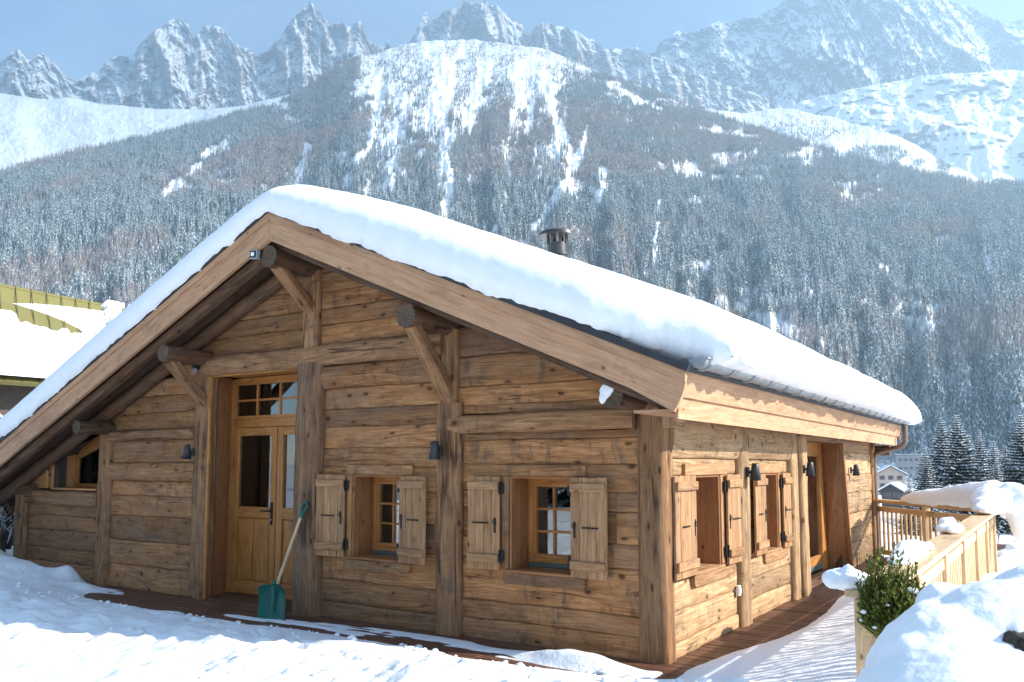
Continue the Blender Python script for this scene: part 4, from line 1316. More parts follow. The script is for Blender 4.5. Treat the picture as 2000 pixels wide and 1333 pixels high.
# ================================================================== neighbouring roof on the left
def yellowroof():
    m, n, l, b = newmat("olive_metal_roof")
    tc = n.new("ShaderNodeTexCoord")
    f = noise(n, l, tc.outputs['Object'], 1.5, 4, .6)
    l.new(mixc(n, l, f, (.15, .13, .035), (.20, .175, .055)), b.inputs['Base Color']); b.inputs['Roughness'].default_value = .5
    return m


nh = empty('neighbour_house')
dR = 20.0
A0 = pt(-160, 524, 18.9); A1 = pt(262, 592, 24.0); A1.z = A0.z + .02
A0.z = A1.z = (A0.z + A1.z) / 2
E0 = pt(-160, 750, 16.6); E1 = pt(300, 750, 20.5); E0.z = E1.z = (E0.z + E1.z) / 2
nh.location = (E0.x, E0.y, 0); base = Vector(nh.location)
m = MB(); m.slab(E0 - base, E1 - base, A1 - base, A0 - base, .12)
back = (A0 - E0); back.z *= -1
m.slab(A0 - base, A1 - base, A1 + back - base, A0 + back - base, .12)
ro = m.build('roof', yellowroof(), nh)
m = MB()
for k in range(14):
    t = (k + .5) / 14; a = E0.lerp(E1, t); b = A0.lerp(A1, t); up = (A1 - A0).cross(E0 - A0).normalized(); up = up if up.z > 0 else -up
    m.tube([a - base + up * .01, b - base + up * .01], .012, 6)
m.build('seam', flat("seam_dark", (.10, .09, .04), .6), ro)
# facade below
m = MB(); D_ = (E1 - E0); ins = (A0 - E0) * .35; ins.z = 0
a, b = E0 + ins - base, E1 + ins - base
m.slab(Vector((a.x, a.y, -.5)), Vector((b.x, b.y, -.5)), Vector((b.x, b.y, E0.z + .1)), Vector((a.x, a.y, E0.z + .1)), .2); m.build('wall', flat('dark_boards', (.10, .075, .06), .9), nh)
tag(nh, 'neighbouring house on the left with an olive yellow metal roof under snow', 'house')
# its snow with melted patches near the ridge
nu, nv = 150, 80
u, v = np.meshgrid(np.linspace(0, 1, nu), np.linspace(0, 1, nv), indexing='ij')
P = [np.array(q) for q in (E0, E1, A1, A0)]
up = np.cross(P[1] - P[0], P[3] - P[0]); up /= np.linalg.norm(up)
if up[2] < 0: up = -up
base_ = (P[0] * (1 - u)[..., None] + P[1] * u[..., None]) * (1 - v)[..., None] + (P[3] * (1 - u)[..., None] + P[2] * u[..., None]) * v[..., None]
hole = fbm(u * 9, v * 5, 4, 12)
lim = .68 + .15 * hole - .02
th = .22 * sst(.0, .10, lim - v) * 1.0
th = np.maximum(th, .22 * sst(.80, .86, u + .1 * hole) * sst(.55, .7, v))
hol2 = fbm(u * 11 + 4, v * 7, 3, 44)
th = th - .30 * sst(.26, .34, hol2) * sst(.35, .6, v) * sst(.45, .6, u)
th = th - .06; th = th * sst(-.002, .03, u) * 1.0
S = base_ + up * (np.maximum(th, -.05))[..., None]
o = grid_mesh('neighbour_roof_snow', S[..., 0], S[..., 1], S[..., 2], SNOW)
tag(o, 'snow lying on the olive metal roof at the left with melted patches', 'snow', kind='stuff')

# ---------- bits under the left eave
g = empty('green_bin', tuple(on(2, -.1, 10, 1180)))
b0 = on(1, 1.6, -8, 1040); g.location = (b0.x - .2, 1.9, .0)
m = MB(); m.box((0, 0, .42), (1.7, .9, .66), bev=.04); m.box((0, -.46, .60), (1.6, .03, .05)); m.build('body', flat("green_paint", (.01, .06, .035), .5), g)
m = MB(); m.box((0, 0, .79), (1.78, .98, .07), bev=.03); m.build('lid', IRON, g)
tag(g, 'dark green lidded bin standing in snow beyond the left end of the chalet', 'bin')

# ================================================================== mountains
def dirs(px, py):
    px = np.asarray(px, float); py = np.asarray(py, float)
    d = FW[None] + RT[None] * ((px - CX) / FPX)[:, None] + UC[None] * ((CY - py) / FPX)[:, None]
    hl = np.hypot(d[:, 0], d[:, 1]); return d[:, 0] / hl, d[:, 1] / hl, d[:, 2] / hl


def toimg(P):
    v = P - CAM; z = v @ FW
    return CX + FPX * (v @ RT) / z, CY - FPX * (v @ UC) / z


def rangemesh(name, crest, Rc, Rf, zf, nu, nv, mat, prof=1.0, jag=0., jagf=1., disp=None, back=.25, x0=-500, x1=2260, adapt=None):
    px = np.linspace(x0, x1, nu)
    cp = np.array(crest, float)
    py = np.interp(px, cp[:, 0], cp[:, 1])
    if jag: py = py + jag * (fbm(px * .035 * jagf, px * 0 + 2, 6, 55, .62)) - jag * .2
    hx, hy, tn = dirs(px, py)
    rc = np.interp(px, *zip(*Rc)) if isinstance(Rc, (list, tuple)) else np.full(nu, float(Rc))
    rf = np.interp(px, *zip(*Rf)) if isinstance(Rf, (list, tuple)) else np.full(nu, float(Rf))
    zc = CAM[2] + rc * tn
    t = np.concatenate([np.linspace(0, 1, nv), 1 + back * np.linspace(.02, 1, max(4, nv // 10)) ** 1.2])
    T_ = np.broadcast_to(t, (nu, len(t))); PX = np.broadcast_to(px[:, None], T_.shape)
    zb = zf if not isinstance(zf, (list, tuple)) else np.interp(px, *zip(*zf))[:, None]
    H = (zc[:, None] - zb)
    Z = zb + H * np.where(T_ <= 1, np.clip(T_, 0, 1) ** prof, 1 - (T_ - 1) * 1.6)
    R = rf[:, None] + (rc - rf)[:, None] * T_
    if disp is not None:
        dR, dZ = disp(PX, T_, Z, H); Z = CAM[2] + (Z - CAM[2]) * (R + dR) / R; R = R + dR; Z = Z + dZ
    X = CAM[0] + hx[:, None] * R; Y = CAM[1] + hy[:, None] * R
    return grid_mesh(name, X, Y, Z, mat), (X, Y, Z, PX, T_)


def rockmat(name, rock1, rock2, thr=.55, soft=.12, scale=.004, snowcol=(.88, .90, .94), noiseamt=.35, streak=None):
    m, n, l, b = newmat(name)
    g = n.new("ShaderNodeNewGeometry"); P = g.outputs['Position']
    sep = n.new("ShaderNodeSeparateXYZ"); l.new(g.outputs['Normal'], sep.inputs[0])
    f1 = noise(n, l, P, scale * 6, 6, .68, .3); f2 = noise(n, l, P, scale, 5, .6); f3 = noise(n, l, P, scale * 9, 5, .7, .2, (1, 1, .35))
    q = math_(n, l, 'ADD', sep.outputs[2], math_(n, l, 'MULTIPLY', math_(n, l, 'SUBTRACT', math_(n, l, 'ADD', math_(n, l, 'MULTIPLY', f1, .6), math_(n, l, 'MULTIPLY', f3, .4)), .5), noiseamt * 3))
    sn = ramp(n, l, q, [(thr - soft, 0.), (thr + soft, 1.)])
    rc = mixc(n, l, ramp(n, l, f1, [(.35, 0.), (.65, 1.)]), rock1, rock2)
    rc = mixc(n, l, ramp(n, l, f3, [(.4, 0.), (.6, .6)]), rc, tuple(c * .55 for c in rock1))
    l.new(mixc(n, l, sn, rc, snowcol), b.inputs['Base Color']); b.inputs['Roughness'].default_value = .8
    b.inputs['Specular IOR Level'].default_value = .15
    bump(n, l, b, math_(n, l, 'ADD', f1, f3), .8, 14.)
    return m


A_CREST = [(-600, 120), (-300, 160), (-60, 150), (-20, 140), (2, 122), (22, 104), (35, 98), (42, 103), (52, 118), (70, 112), (85, 105), (98, 116), (112, 132), (128, 148), (145, 160), (165, 152), (182, 142), (200, 128), (215, 114), (240, 110), (262, 111), (268, 95), (278, 78), (296, 66), (318, 54), (336, 38), (345, 34), (358, 44), (372, 55), (377, 76), (385, 66), (398, 52), (412, 50), (432, 56), (446, 72), (460, 88), (480, 94), (494, 99), (500, 112), (514, 105), (530, 92), (548, 72), (562, 50), (575, 32), (590, 22), (600, 12), (608, 6), (616, 18), (626, 26), (636, 42), (645, 52), (656, 46), (666, 44), (678, 54), (688, 52), (696, 46), (703, 42), (712, 58), (720, 80), (735, 90), (750, 88), (757, 78), (764, 90), (780, 96), (800, 84), (812, 60), (826, 30), (834, 24), (842, 40), (856, 36), (866, 20), (884, 18), (898, 8), (906, 2), (918, 6), (932, 8), (946, -2), (956, 8), (972, 14), (990, 32), (1005, 42), (1020, 52), (1032, 64), (1045, 54), (1058, 46), (1080, 50), (1106, 52), (1122, 60), (1140, 72), (1160, 78), (1176, 94), (1200, 98), (1232, 92), (1252, 98), (1265, 108), (1300, 120), (1400, 160), (1700, 260), (2600, 400)]
B_CREST = [(-600, 130), (-200, 165), (0, 182), (90, 196), (130, 190), (200, 204), (300, 213), (400, 214), (470, 208), (520, 196), (560, 186), (600, 178), (800, 160), (1100, 200), (1400, 320), (2600, 500)]
C_CREST = [(-600, 470), (-300, 430), (-100, 385), (0, 346), (70, 322), (150, 300), (230, 284), (300, 268), (420, 236), (500, 212), (560, 192), (600, 170), (640, 142), (670, 124), (700, 112), (740, 104), (770, 92), (820, 82), (880, 78), (930, 79), (1000, 88), (1060, 96), (1100, 110), (1150, 132), (1200, 152), (1260, 172), (1330, 200), (1400, 226), (1460, 246), (1560, 278), (1650, 304), (1750, 332), (1850, 352), (1950, 364), (2050, 372), (2600, 420)]
E_CREST = [(-600, 500), (1100, 420), (1250, 260), (1340, 216), (1380, 214), (1450, 221), (1500, 214), (1560, 216), (1620, 230), (1690, 248), (1760, 270), (1810, 296), (1850, 322), (1920, 352), (2000, 364), (2200, 400), (2600, 440)]
D_CREST = [(-600, 300), (800, 260), (1080, 190), (1140, 130), (1180, 104), (1230, 104), (1262, 106), (1282, 100), (1290, 84), (1304, 74), (1322, 64), (1334, 66), (1350, 62), (1400, 46), (1450, 38), (1490, 28), (1528, 8), (1545, -14), (1580, -40), (1640, -60), (1700, -50), (1750, -60), (1800, -30), (1840, -4), (1870, 8), (1890, 14), (1915, 26), (1940, 38), (1965, 46), (1985, 40), (2010, 36), (2100, 20), (2600, 60)]
G_CREST = [(-600, 400), (1300, 360), (1420, 260), (1500, 215), (1540, 208), (1600, 190), (1680, 172), (1740, 160), (1800, 150), (1900, 142), (2000, 138), (2200, 130), (2600, 150)]


def dispA(PX, T_, Z, H):
    wx = 14 * fbm(PX * .01, T_ * 3, 3, 2)
    s = (PX + wx) * .016
    r = -900 * (ridged(s + T_ * .5, T_ * .9, 7, 3, .50) - .6) * sst(0, .12, T_)
    r += 240 * fbm(PX * .05 + T_ * 3, T_ * 7, 6, 8, .62)
    z = 20 * fbm(PX * .06, T_ * 9, 5, 19, .6) * sst(1.0, .85, T_)
    return r, z


ROCKA = rockmat("granite_needles", (.38, .30, .26), (.60, .49, .43), .44, .05, .0042, noiseamt=.50)
rangemesh('needle_peaks', A_CREST, 5600, 4300, 1450., 1500, 300, ROCKA, .95, 5., 2., dispA)[0]['kind'] = 'structure'


def dispD(PX, T_, Z, H):
    w = PX * .0085 + T_ * 1.9 + .4 * fbm(PX * .004, T_ * 2, 3, 41)
    r = -1000 * sst(0, .1, T_) * (ridged(w, T_ * 1.3 + PX * .001, 7, 40, .52) - .55)
    r += 230 * fbm(PX * .04, T_ * 7, 6, 48, .62)
    z = 20 * fbm(PX * .04, T_ * 7, 5, 59, .6) * sst(1.0, .85, T_)
    return r, z


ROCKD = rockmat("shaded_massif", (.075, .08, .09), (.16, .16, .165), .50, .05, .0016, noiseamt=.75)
rangemesh('snow_massif', D_CREST, 6800, 4700, 1100., 1300, 300, ROCKD, .9, 5., 1.4, dispD, x0=900, x1=2260)[0]['kind'] = 'structure'


def dispG(PX, T_, Z, H):
    r = 260 * sst(0, .1, T_) * fbm(PX * .008, T_ * 4, 5, 70, .55)
    z = 48 * fbm(PX * .010 + T_ * 2, T_ * 5, 6, 75, .50) * sst(1, .9, T_) * sst(0, .1, T_)
    return r, z


GLAC = rockmat("glacier_snow", (.22, .22, .23), (.33, .33, .33), .06, .07, .0022, noiseamt=.42)
rangemesh('glacier_slope', G_CREST, 4700, 3300, 500., 800, 240, GLAC, .9, 4., 1., dispG, x0=1150, x1=2260)[0]['kind'] = 'structure'


def dispB(PX, T_, Z, H):
    return 60 * fbm(PX * .01, T_ * 5, 5, 80), 38 * fbm(PX * .012 + T_ * 2, T_ * 9, 6, 85, .55) * sst(1, .9, T_) * sst(0, .1, T_)


PLAT = rockmat("alpine_snow", (.16, .13, .11), (.24, .2, .17), .18, .06, .010, noiseamt=.25)
rB = rangemesh('snow_shoulder', B_CREST, 3900, 2300, 350., 900, 220, PLAT, 1.0, 2., 1., dispB, x0=-500, x1=1200); rB[0]['kind'] = 'structure'
rE = rangemesh('snow_spur', E_CREST, 3300, 1900, 150., 900, 220, PLAT, 1.0, 4., 1.2, dispB, x0=1100, x1=2260); rE[0]['kind'] = 'structure'


def dispC(PX, T_, Z, H):
    env = sst(0, .12, T_) * np.clip(1.25 - T_, .25, 1)
    s = PX * .0065 + .25 * fbm(PX * .002, T_ * 2, 3, 7)
    r = -230 * env * (ridged(s, T_ * .7 + 3, 4, 30, .5) - .5)
    r += 60 * env * fbm(PX * .03, T_ * 5, 4, 33)
    r += 55 * env * (ridged(PX * .022, T_ * 4, 5, 36, .55) - .5) * -1
    z = 30 * env * fbm(PX * .035, T_ * 16, 6, 35, .62) * sst(1., .9, T_)
    return r, z


def forestfloor():
    m, n, l, b = newmat("forest_floor_snow")
    g = n.new("ShaderNodeNewGeometry"); P = g.outputs['Position']
    at = nd(n, "ShaderNodeAttribute", attribute_name="cover")
    f = noise(n, l, P, .035, 6, .7, .3, (1, 1, .6)); f2 = noise(n, l, P, .12, 4, .6)
    k = math_(n, l, 'ADD', math_(n, l, 'MULTIPLY', at.outputs['Fac'], .62), math_(n, l, 'MULTIPLY', math_(n, l, 'SUBTRACT', f, .5), 2.3))
    scrub = mixc(n, l, f2, (.16, .14, .135), (.36, .34, .335))
    c = mixc(n, l, ramp(n, l, k, [(.06, 0.), (.62, 1.)]), (.84, .86, .90), scrub)
    l.new(c, b.inputs['Base Color']); b.inputs['Roughness'].default_value = .85; b.inputs['Specular IOR Level'].default_value = .1
    bump(n, l, b, f, .8, 6.)
    return m


FLOOR = forestfloor()
GULLY = [([(1062, 150), (1080, 215), (1108, 285), (1122, 330), (1100, 375), (1060, 430), (1020, 480)], 12), ([(1150, 250), (1132, 300), (1122, 335)], 8), ([(735, 150), (745, 200), (730, 240), (720, 290), (690, 330), (668, 372)], 14),
         ([(865, 160), (862, 230), (872, 300), (878, 370), (868, 440)], 18), ([(600, 290), (590, 330), (578, 362)], 7), ([(440, 280), (400, 310), (360, 350), (322, 384)], 13), ([(985, 300), (1000, 360), (985, 410), (960, 470)], 7),
         ([(820, 300), (780, 350), (700, 400)], 9), ([(1290, 400), (1285, 450), (1275, 520)], 7), ([(1175, 340), (1180, 380), (1140, 430), (1110, 470)], 9), ([(950, 130), (930, 180), (915, 240)], 12), ([(1000, 140), (1040, 200), (1030, 260)], 10),
         ([(1690, 590), (1740, 620), (1790, 640)], 10), ([(1440, 600), (1500, 640), (1560, 680)], 10), ([(1480, 630), (1540, 650)], 14), ([(1700, 500), (1760, 560), (1800, 600)], 7), ([(520, 200), (560, 205)], 10),
         ([(1360, 250), (1420, 262), (1480, 270)], 8), ([(1320, 330), (1400, 350), (1490, 350)], 11), ([(1540, 460), (1600, 500)], 8), ([(1180, 160), (1230, 190), (1290, 215)], 9)]


def cover(px, py):
    """how wooded the slope is: thin near the snowy top, open in the couloirs"""
    crest = np.interp(px, *zip(*C_CREST))
    dd = py - crest
    lb = sst(745, 640, px + 25 * fbm(px * .02, py * .02, 3, 88)); rb = sst(1050, 1190, px + 60 * fbm(px * .02, py * .02, 3, 89))
    top = sst(-25, 215, dd + 70 * fbm(px * .012, py * .008, 5, 91, .6) + 200 * lb + 150 * rb)
    c = .13 + .85 * top
    mid = (1 - lb) * (1 - rb)
    st1 = fbm(px * .022 + .004 * py, py * .0055, 6, 92, .62)
    c = c - (.66 * mid + .20) * sst(-.02, .30, st1) * sst(560, 240, py)
    pt2 = fbm(px * .014, py * .03, 6, 94, .66)
    c = c - .70 * sst(.20, .46, pt2 + .10 * rb * sst(300, 500, py) * sst(800, 600, py))
    c = np.maximum(c, .27 * mid * sst(.35, .55, vnoise(px * .05, py * .03, 87) + .1))
    for pl, w in GULLY:
        dmin = np.full(px.shape, 1e9)
        for (a, b) in zip(pl[:-1], pl[1:]):
            ax, ay = a; bx, by = b; L2 = (bx - ax) ** 2 + (by - ay) ** 2
            t = np.clip(((px - ax) * (bx - ax) + (py - ay) * (by - ay)) / L2, 0, 1)
            dmin = np.minimum(dmin, np.hypot(px - ax - t * (bx - ax), py - ay - t * (by - ay)))
        dmin = dmin + 16 * fbm(px * .045, py * .045, 5, 93, .65)
        c = c - .95 * sst(w * 1.25, w * .1, dmin)
    return np.clip(c, 0, 1)


oC, (XC, YC, ZC, PXC, TC) = rangemesh('wooded_mountain', C_CREST, [(-600, 2300), (300, 2500), (900, 2900), (1300, 2700), (2000, 2500), (2600, 2400)], [(-600, 700), (900, 760), (2600, 620)], -22., 1300, 520, FLOOR, 1.12, 3., 2., dispC)
oC['kind'] = 'structure'
pc = toimg(np.stack([XC, YC, ZC], -1).reshape(-1, 3))
cov = cover(pc[0], pc[1]).reshape(XC.shape)
a = oC.data.attributes.new('cover', 'FLOAT', 'POINT'); a.data.foreach_set('value', cov.ravel().astype('f'))


# ---------- trees: prototypes for the woods
def conifer_mesh(name, mats, h=18., w=2.6, tiers=7, sides=7, snow=.4, seed=1, bare=False):
    rd = random.Random(seed); m = MB()
    m.cyl((0, 0, -1.), (0, 0, h * .96), .20, .03, 5, mat=2, cap=False)
    for k in range(tiers):
        t = k / tiers; z0 = h * (.10 + .86 * t); r = w * (1 - t) ** .85 * rd.uniform(.85, 1.12) + .12; dz = h / tiers * 1.35
        off = rd.uniform(0, 6)
        for j in range(sides):
            a = off + 2 * math.pi * j / sides + rd.uniform(-.2, .2); rr = r * rd.uniform(.6, 1.1); aw = 2 * math.pi / sides * .62
            tip = (rr * math.cos(a), rr * math.sin(a), z0 - rr * .30)
            q = .55 * rr
            l1 = (q * math.cos(a - aw), q * math.sin(a - aw), z0 - .05 * rr); l2 = (q * math.cos(a + aw), q * math.sin(a + aw), z0 - .05 * rr)
            top = (0, 0, z0 + dz * .55)
            sn = rd.random() < snow
            m.add([top, l1, tip, l2], [(0, 1, 2), (0, 2, 3)], None, 1 if sn else 0)
    me_o = m.build(name, mats)
    me = me_o.data; bpy.data.objects.remove(me_o); return me


SN_T = flat("frost_haze_on_trees", (.58, .63, .68), .8, nz=(.5, .1))  # real frost, but its pale tone also carries painted valley haze
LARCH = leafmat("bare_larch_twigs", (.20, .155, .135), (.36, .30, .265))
SPR_A = leafmat("hazed_far_spruce", (.060, .090, .085), (.155, .190, .175))  # green lightened: valley haze put into the needle colour


def forest(name, mesh, pts, scl, label):
    me = bpy.data.meshes.new(name); me.vertices.add(len(pts)); me.vertices.foreach_set('co', pts.astype('f').ravel())
    a = me.attributes.new('scl', 'FLOAT', 'POINT'); a.data.foreach_set('value', scl.astype('f'))
    me.update()
    o = bpy.data.objects.new(name, me); COL.objects.link(o)
    proto = bpy.data.objects.new(name + '_tree', mesh)      # not linked to the scene: only the source of the instances
    proto.use_fake_user = True
    ng = bpy.data.node_groups.new(name, 'GeometryNodeTree')
    ng.interface.new_socket('Geometry', in_out='INPUT', socket_type='NodeSocketGeometry'); ng.interface.new_socket('Geometry', in_out='OUTPUT', socket_type='NodeSocketGeometry')
    n = ng.nodes; l = ng.links
    gi = n.new('NodeGroupInput'); go = n.new('NodeGroupOutput')
    iop = n.new('GeometryNodeInstanceOnPoints'); m2p = n.new('GeometryNodeMeshToPoints')
    oi = n.new('GeometryNodeObjectInfo'); oi.inputs['Object'].default_value = proto; oi.inputs['As Instance'].default_value = True
    at = n.new('GeometryNodeInputNamedAttribute'); at.data_type = 'FLOAT'; at.inputs['Name'].default_value = 'scl'
    rv = n.new('FunctionNodeRandomValue'); rv.data_type = 'FLOAT_VECTOR'; rv.inputs[0].default_value = (-.04, -.04, 0); rv.inputs[1].default_value = (.04, .04, 6.28)
    l.new(gi.outputs[0], m2p.inputs['Mesh']); l.new(m2p.outputs[0], iop.inputs['Points']); l.new(oi.outputs['Geometry'], iop.inputs['Instance'])
    l.new(at.outputs[0], iop.inputs['Scale']); l.new(rv.outputs[0], iop.inputs['Rotation']); l.new(iop.outputs[0], go.inputs[0])
    md = o.modifiers.new('g', 'NODES'); md.node_group = ng
    tag(o, label, 'forest', kind='stuff')
    return o


def hidden_by_house(px, py):
    line = np.interp(px, [-50, 0, 230, 520, 560, 1370, 1790, 1800], [840, 790, 640, 385, 372, 640, 815, 2000])
    return py > line + 90


def scatter(X, Y, Z, PX, T_, n, tmin=.0, tmax=1.0):
    """area-uniform random points on a range mesh"""
    P = np.stack([X, Y, Z], -1); k = int((T_[0] <= 1.0).sum())
    P = P[:, :k]
    a = P[1:, :-1] - P[:-1, :-1]; b = P[:-1, 1:] - P[:-1, :-1]
    ar = np.hypot(np.cross(a, b)[..., 2], 0)     # plan area
    pr = ar.ravel() / ar.sum(); idx = rng.choice(len(pr), n, p=pr)
    i, j = np.unravel_index(idx, ar.shape); u = rng.random(n)[:, None]; v = rng.random(n)[:, None]
    return P[i, j] * (1 - u) * (1 - v) + P[i + 1, j] * u * (1 - v) + P[i, j + 1] * (1 - u) * v + P[i + 1, j + 1] * u * v


def inview(px, py): return (px > -160) & (px < 2160) & (py > -60) & ~hidden_by_house(px, py)


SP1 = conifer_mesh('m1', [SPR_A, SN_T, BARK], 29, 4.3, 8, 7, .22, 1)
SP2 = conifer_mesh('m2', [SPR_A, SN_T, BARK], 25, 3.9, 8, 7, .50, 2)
LA1 = conifer_mesh('m3', [LARCH, SN_T, BARK], 25, 2.8, 9, 6, .12, 3)
pts = scatter(XC, YC, ZC, PXC, TC, 250000)
px, py = toimg(pts)
ok = inview(px, py); pts = pts[ok]; px = px[ok]; py = py[ok]
cv = cover(px, py)
clump = fbm(pts[:, 0] / 70, pts[:, 2] / 90, 4, 95)
keep = rng.random(len(px)) < np.clip(cv * (1 + 1.0 * clump), 0, 1) ** 1.45
pts = pts[keep]; px = px[keep]; py = py[keep]; cv = cv[keep]
kindn = fbm(pts[:, 0] / 180 + 7, pts[:, 2] / 160, 4, 96) + .25 * rng.standard_normal(len(px)) * .6
larchish = kindn + .20 * sst(420, 200, py) > .14
frost_haze = rng.random(len(px)) < .45  # share of pale trees stands for frost and for painted haze
sc_ = rng.uniform(.45, 1.2, len(px)) * (.50 + .50 * sst(90, 420, py))
print('forest trees', len(px))
forest('spruce_wood', SP1, pts[~larchish & ~frost_haze], sc_[~larchish & ~frost_haze], 'dark spruce wood covering the mountain side above the chalet roof')
forest('frosted_hazed_spruce_wood', SP2, pts[~larchish & frost_haze], sc_[~larchish & frost_haze], 'frosted spruces paled with painted haze, mixed through the wood on the mountain side')
forest('larch_wood', LA1, pts[larchish], sc_[larchish], 'brown leafless larches in patches across the wooded mountain side')
# scattered trees of the white shoulder at the left and the spur at the right
for r_, nn, fn, nm, lb in ((rB, 16000, lambda x, y: sst(228, 330, y + 40 * fbm(x * .012, y * .02, 4, 97)) * sst(.0, .3, fbm(x * .02, y * .03, 3, 98) + .25 * sst(250, 330, y)) * (x < 560), 'scattered_trees', 'scattered trees on the white mountain shoulder at the left'),
                           (rE, 26000, lambda x, y: sst(225, 330, y + 30 * fbm(x * .02, y * .03, 4, 99)) * sst(-.12, .22, fbm(x * .02, y * .04, 3, 100)), 'spur_trees', 'sparse trees on the snowy spur at the right')):
    o_, (Xa, Ya, Za, Pa, Ta) = r_
    q = scatter(Xa, Ya, Za, Pa, Ta, nn * 4); x, y = toimg(q); w_ = inview(x, y) & (rng.random(len(x)) < fn(x, y) * .8); q = q[w_][:nn]
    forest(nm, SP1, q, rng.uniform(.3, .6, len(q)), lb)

# ---------- the valley wood between the houses
ZI = lambda x, y: height(np.array([x]), np.array([y]))[0]
n_ = 8000
dd_ = rng.uniform(110, 760, n_) ** 1.0; pxx = rng.uniform(-100, 2200, n_)
P_ = CAM[None] + (FH[None] + RT[None] * ((pxx - CX) / FPX)[:, None]) * dd_[:, None]
P_[:, 2] = height(P_[:, 0], P_[:, 1]) - .5
x, y = toimg(P_); w_ = ~((x > 1690) & (x < 1835) & (dd_ < 470)) & ((x > 1690) | (x < 60)) & (fbm(P_[:, 0] / 40, P_[:, 1] / 40, 3, 101) > -.25)
P_ = P_[w_]; dd2 = dd_[w_]
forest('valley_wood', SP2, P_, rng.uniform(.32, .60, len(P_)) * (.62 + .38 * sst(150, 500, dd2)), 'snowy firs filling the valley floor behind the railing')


# ---------- near firs, each one a thing
def fir(h, w, seed):
    rd = random.Random(seed); tr = MB(); cr = MB(); sn = MB()
    tr.cyl((0, 0, -1.2), (0, 0, h * .98), h * .013, .02, 8)
    z = h * .06; lev = 0
    while z < h * .985:
        t = z / h; R = w * (1 - t) ** .82 * rd.uniform(.9, 1.1) + .05; nb = max(6, int(15 - 7 * t)); off = rd.uniform(0, 6.3)
        for j in range(nb):
            a = off + 2 * math.pi * j / nb + rd.uniform(-.25, .25); L = R * rd.uniform(.65, 1.12)
            dr_ = (.55 - .5 * t) * rd.uniform(.7, 1.3)
            c, s = math.cos(a), math.sin(a); ns = 5
            sp = []
            for q in range(ns + 1):
                u = q / ns; rr = L * u; zz = z + L * (.10 * u - dr_ * u * u * .8 + .14 * u ** 4)
                sp.append(Vector((rr * c, rr * s, zz)))
            side = Vector((-s, c, 0))
            for q in range(ns):
                u = (q + .5) / ns; wl_ = L * .34 * (1 - u * .75) * rd.uniform(.8, 1.2)
                p = sp[q]; e = sp[q + 1]
                for sg in (-1, 1):
                    tipp = p.lerp(e, .9) + side * sg * wl_ + Vector((c, s, 0)) * wl_ * .45 - Vector((0, 0, wl_ * rd.uniform(.15, .45)))
                    cr.add([p, e, tipp], [(0, 1, 2)])
                    cr.add([p - Vector((0, 0, .02)), p.lerp(e, .6), p.lerp(tipp, .55) - Vector((0, 0, wl_ * .5))], [(0, 1, 2)])
                    if rd.random() < .38 and u > .25:
                        up_ = Vector((0, 0, .035 * h / 12)); b1 = p + up_; b2 = e + up_; b3 = p.lerp(tipp, .8) + up_ * 1.2
                        sn.add([b1, b2, b3, (b1 + b2 + b3) / 3 + up_ * 2.2], [(0, 1, 3), (1, 2, 3), (2, 0, 3)])
        z += h * .025 * (1.25 - .6 * t) + .02; lev += 1
    root = empty('fir_tree')
    tr.build('trunk', BARK, root); cr.build('crown', GREENF, root); sn.build('snow', SNOW, root)
    return root


protos = [fir(13, 3.6, 1), fir(14, 4.2, 2), fir(12, 3.1, 3)]
FIRS = [(1838, 812, 95, 0, 'tall dark fir with snowy boughs just right of the twin tops above the railing snow'), (1868, 806, 90, 1, 'tallest snow dusted fir above the railing snow, broad and dense'),
        (1913, 838, 98, 2, 'slim fir to the right of the tallest fir above the railing snow'), (1806, 872, 84, 1, 'short wide snow laden fir left of the twin tall firs'),
        (1963, 868, 92, 0, 'medium fir between the slim fir and the group at the right edge'), (1992, 806, 88, 1, 'big dark fir cut by the right edge of the picture'),
        (2022, 830, 80, 2, 'fir standing at the very right edge behind the big dark one'), (1945, 892, 86, 2, 'low snowy fir behind the curl of railing snow'),
        (1824, 850, 100, 2, 'slender dim fir tucked behind the left side of the twin tall firs'), (1890, 846, 104, 0, 'dim fir top showing between the tallest fir and the slim fir'), (1940, 858, 108, 1, 'broad dim fir behind the medium fir near the right edge'),
        (1775, 930, 70, 0, 'low snowy fir top beside the pale hotel')]
for k, (fx, fy, d, ki, lb) in enumerate(FIRS):
    f = protos[ki] if k == [q[3] for q in FIRS].index(ki) else copy_tree(protos[ki])
    top = pt(fx, fy, d); hh = (13, 14, 12)[ki]; gz_ = ZI(top.x, top.y) - .3; s_ = (top.z - gz_) / hh
    sw = min(s_, 1.15) * 1.0
    f.location = (top.x, top.y, gz_); f.scale = (sw, sw, s_); f.rotation_euler = (0, 0, k * 1.3)
    tag(f, lb, 'tree', 'fir trees beyond the railing')
# firs behind the photographer, mirrored in the panes
for k, (x, y, s_) in enumerate(((-6.5, -22, 1.), (-10.5, -20, .9), (-3.5, -25, 1.1), (-14, -24, 1.05), (-1, -21, .8), (2.5, -26, 1.1), (-18, -21, .95))):
    f = copy_tree(protos[k % 3]); f.location = (x, y, -.2); f.scale = (s_,) * 3
    tag(f, 'fir tree standing behind the viewer, seen only in the window panes', 'tree', 'firs mirrored in the windows')


# ---------- distant houses
def plaster(name, c):
    return flat(name, c, .85, nz=(.6, .08))


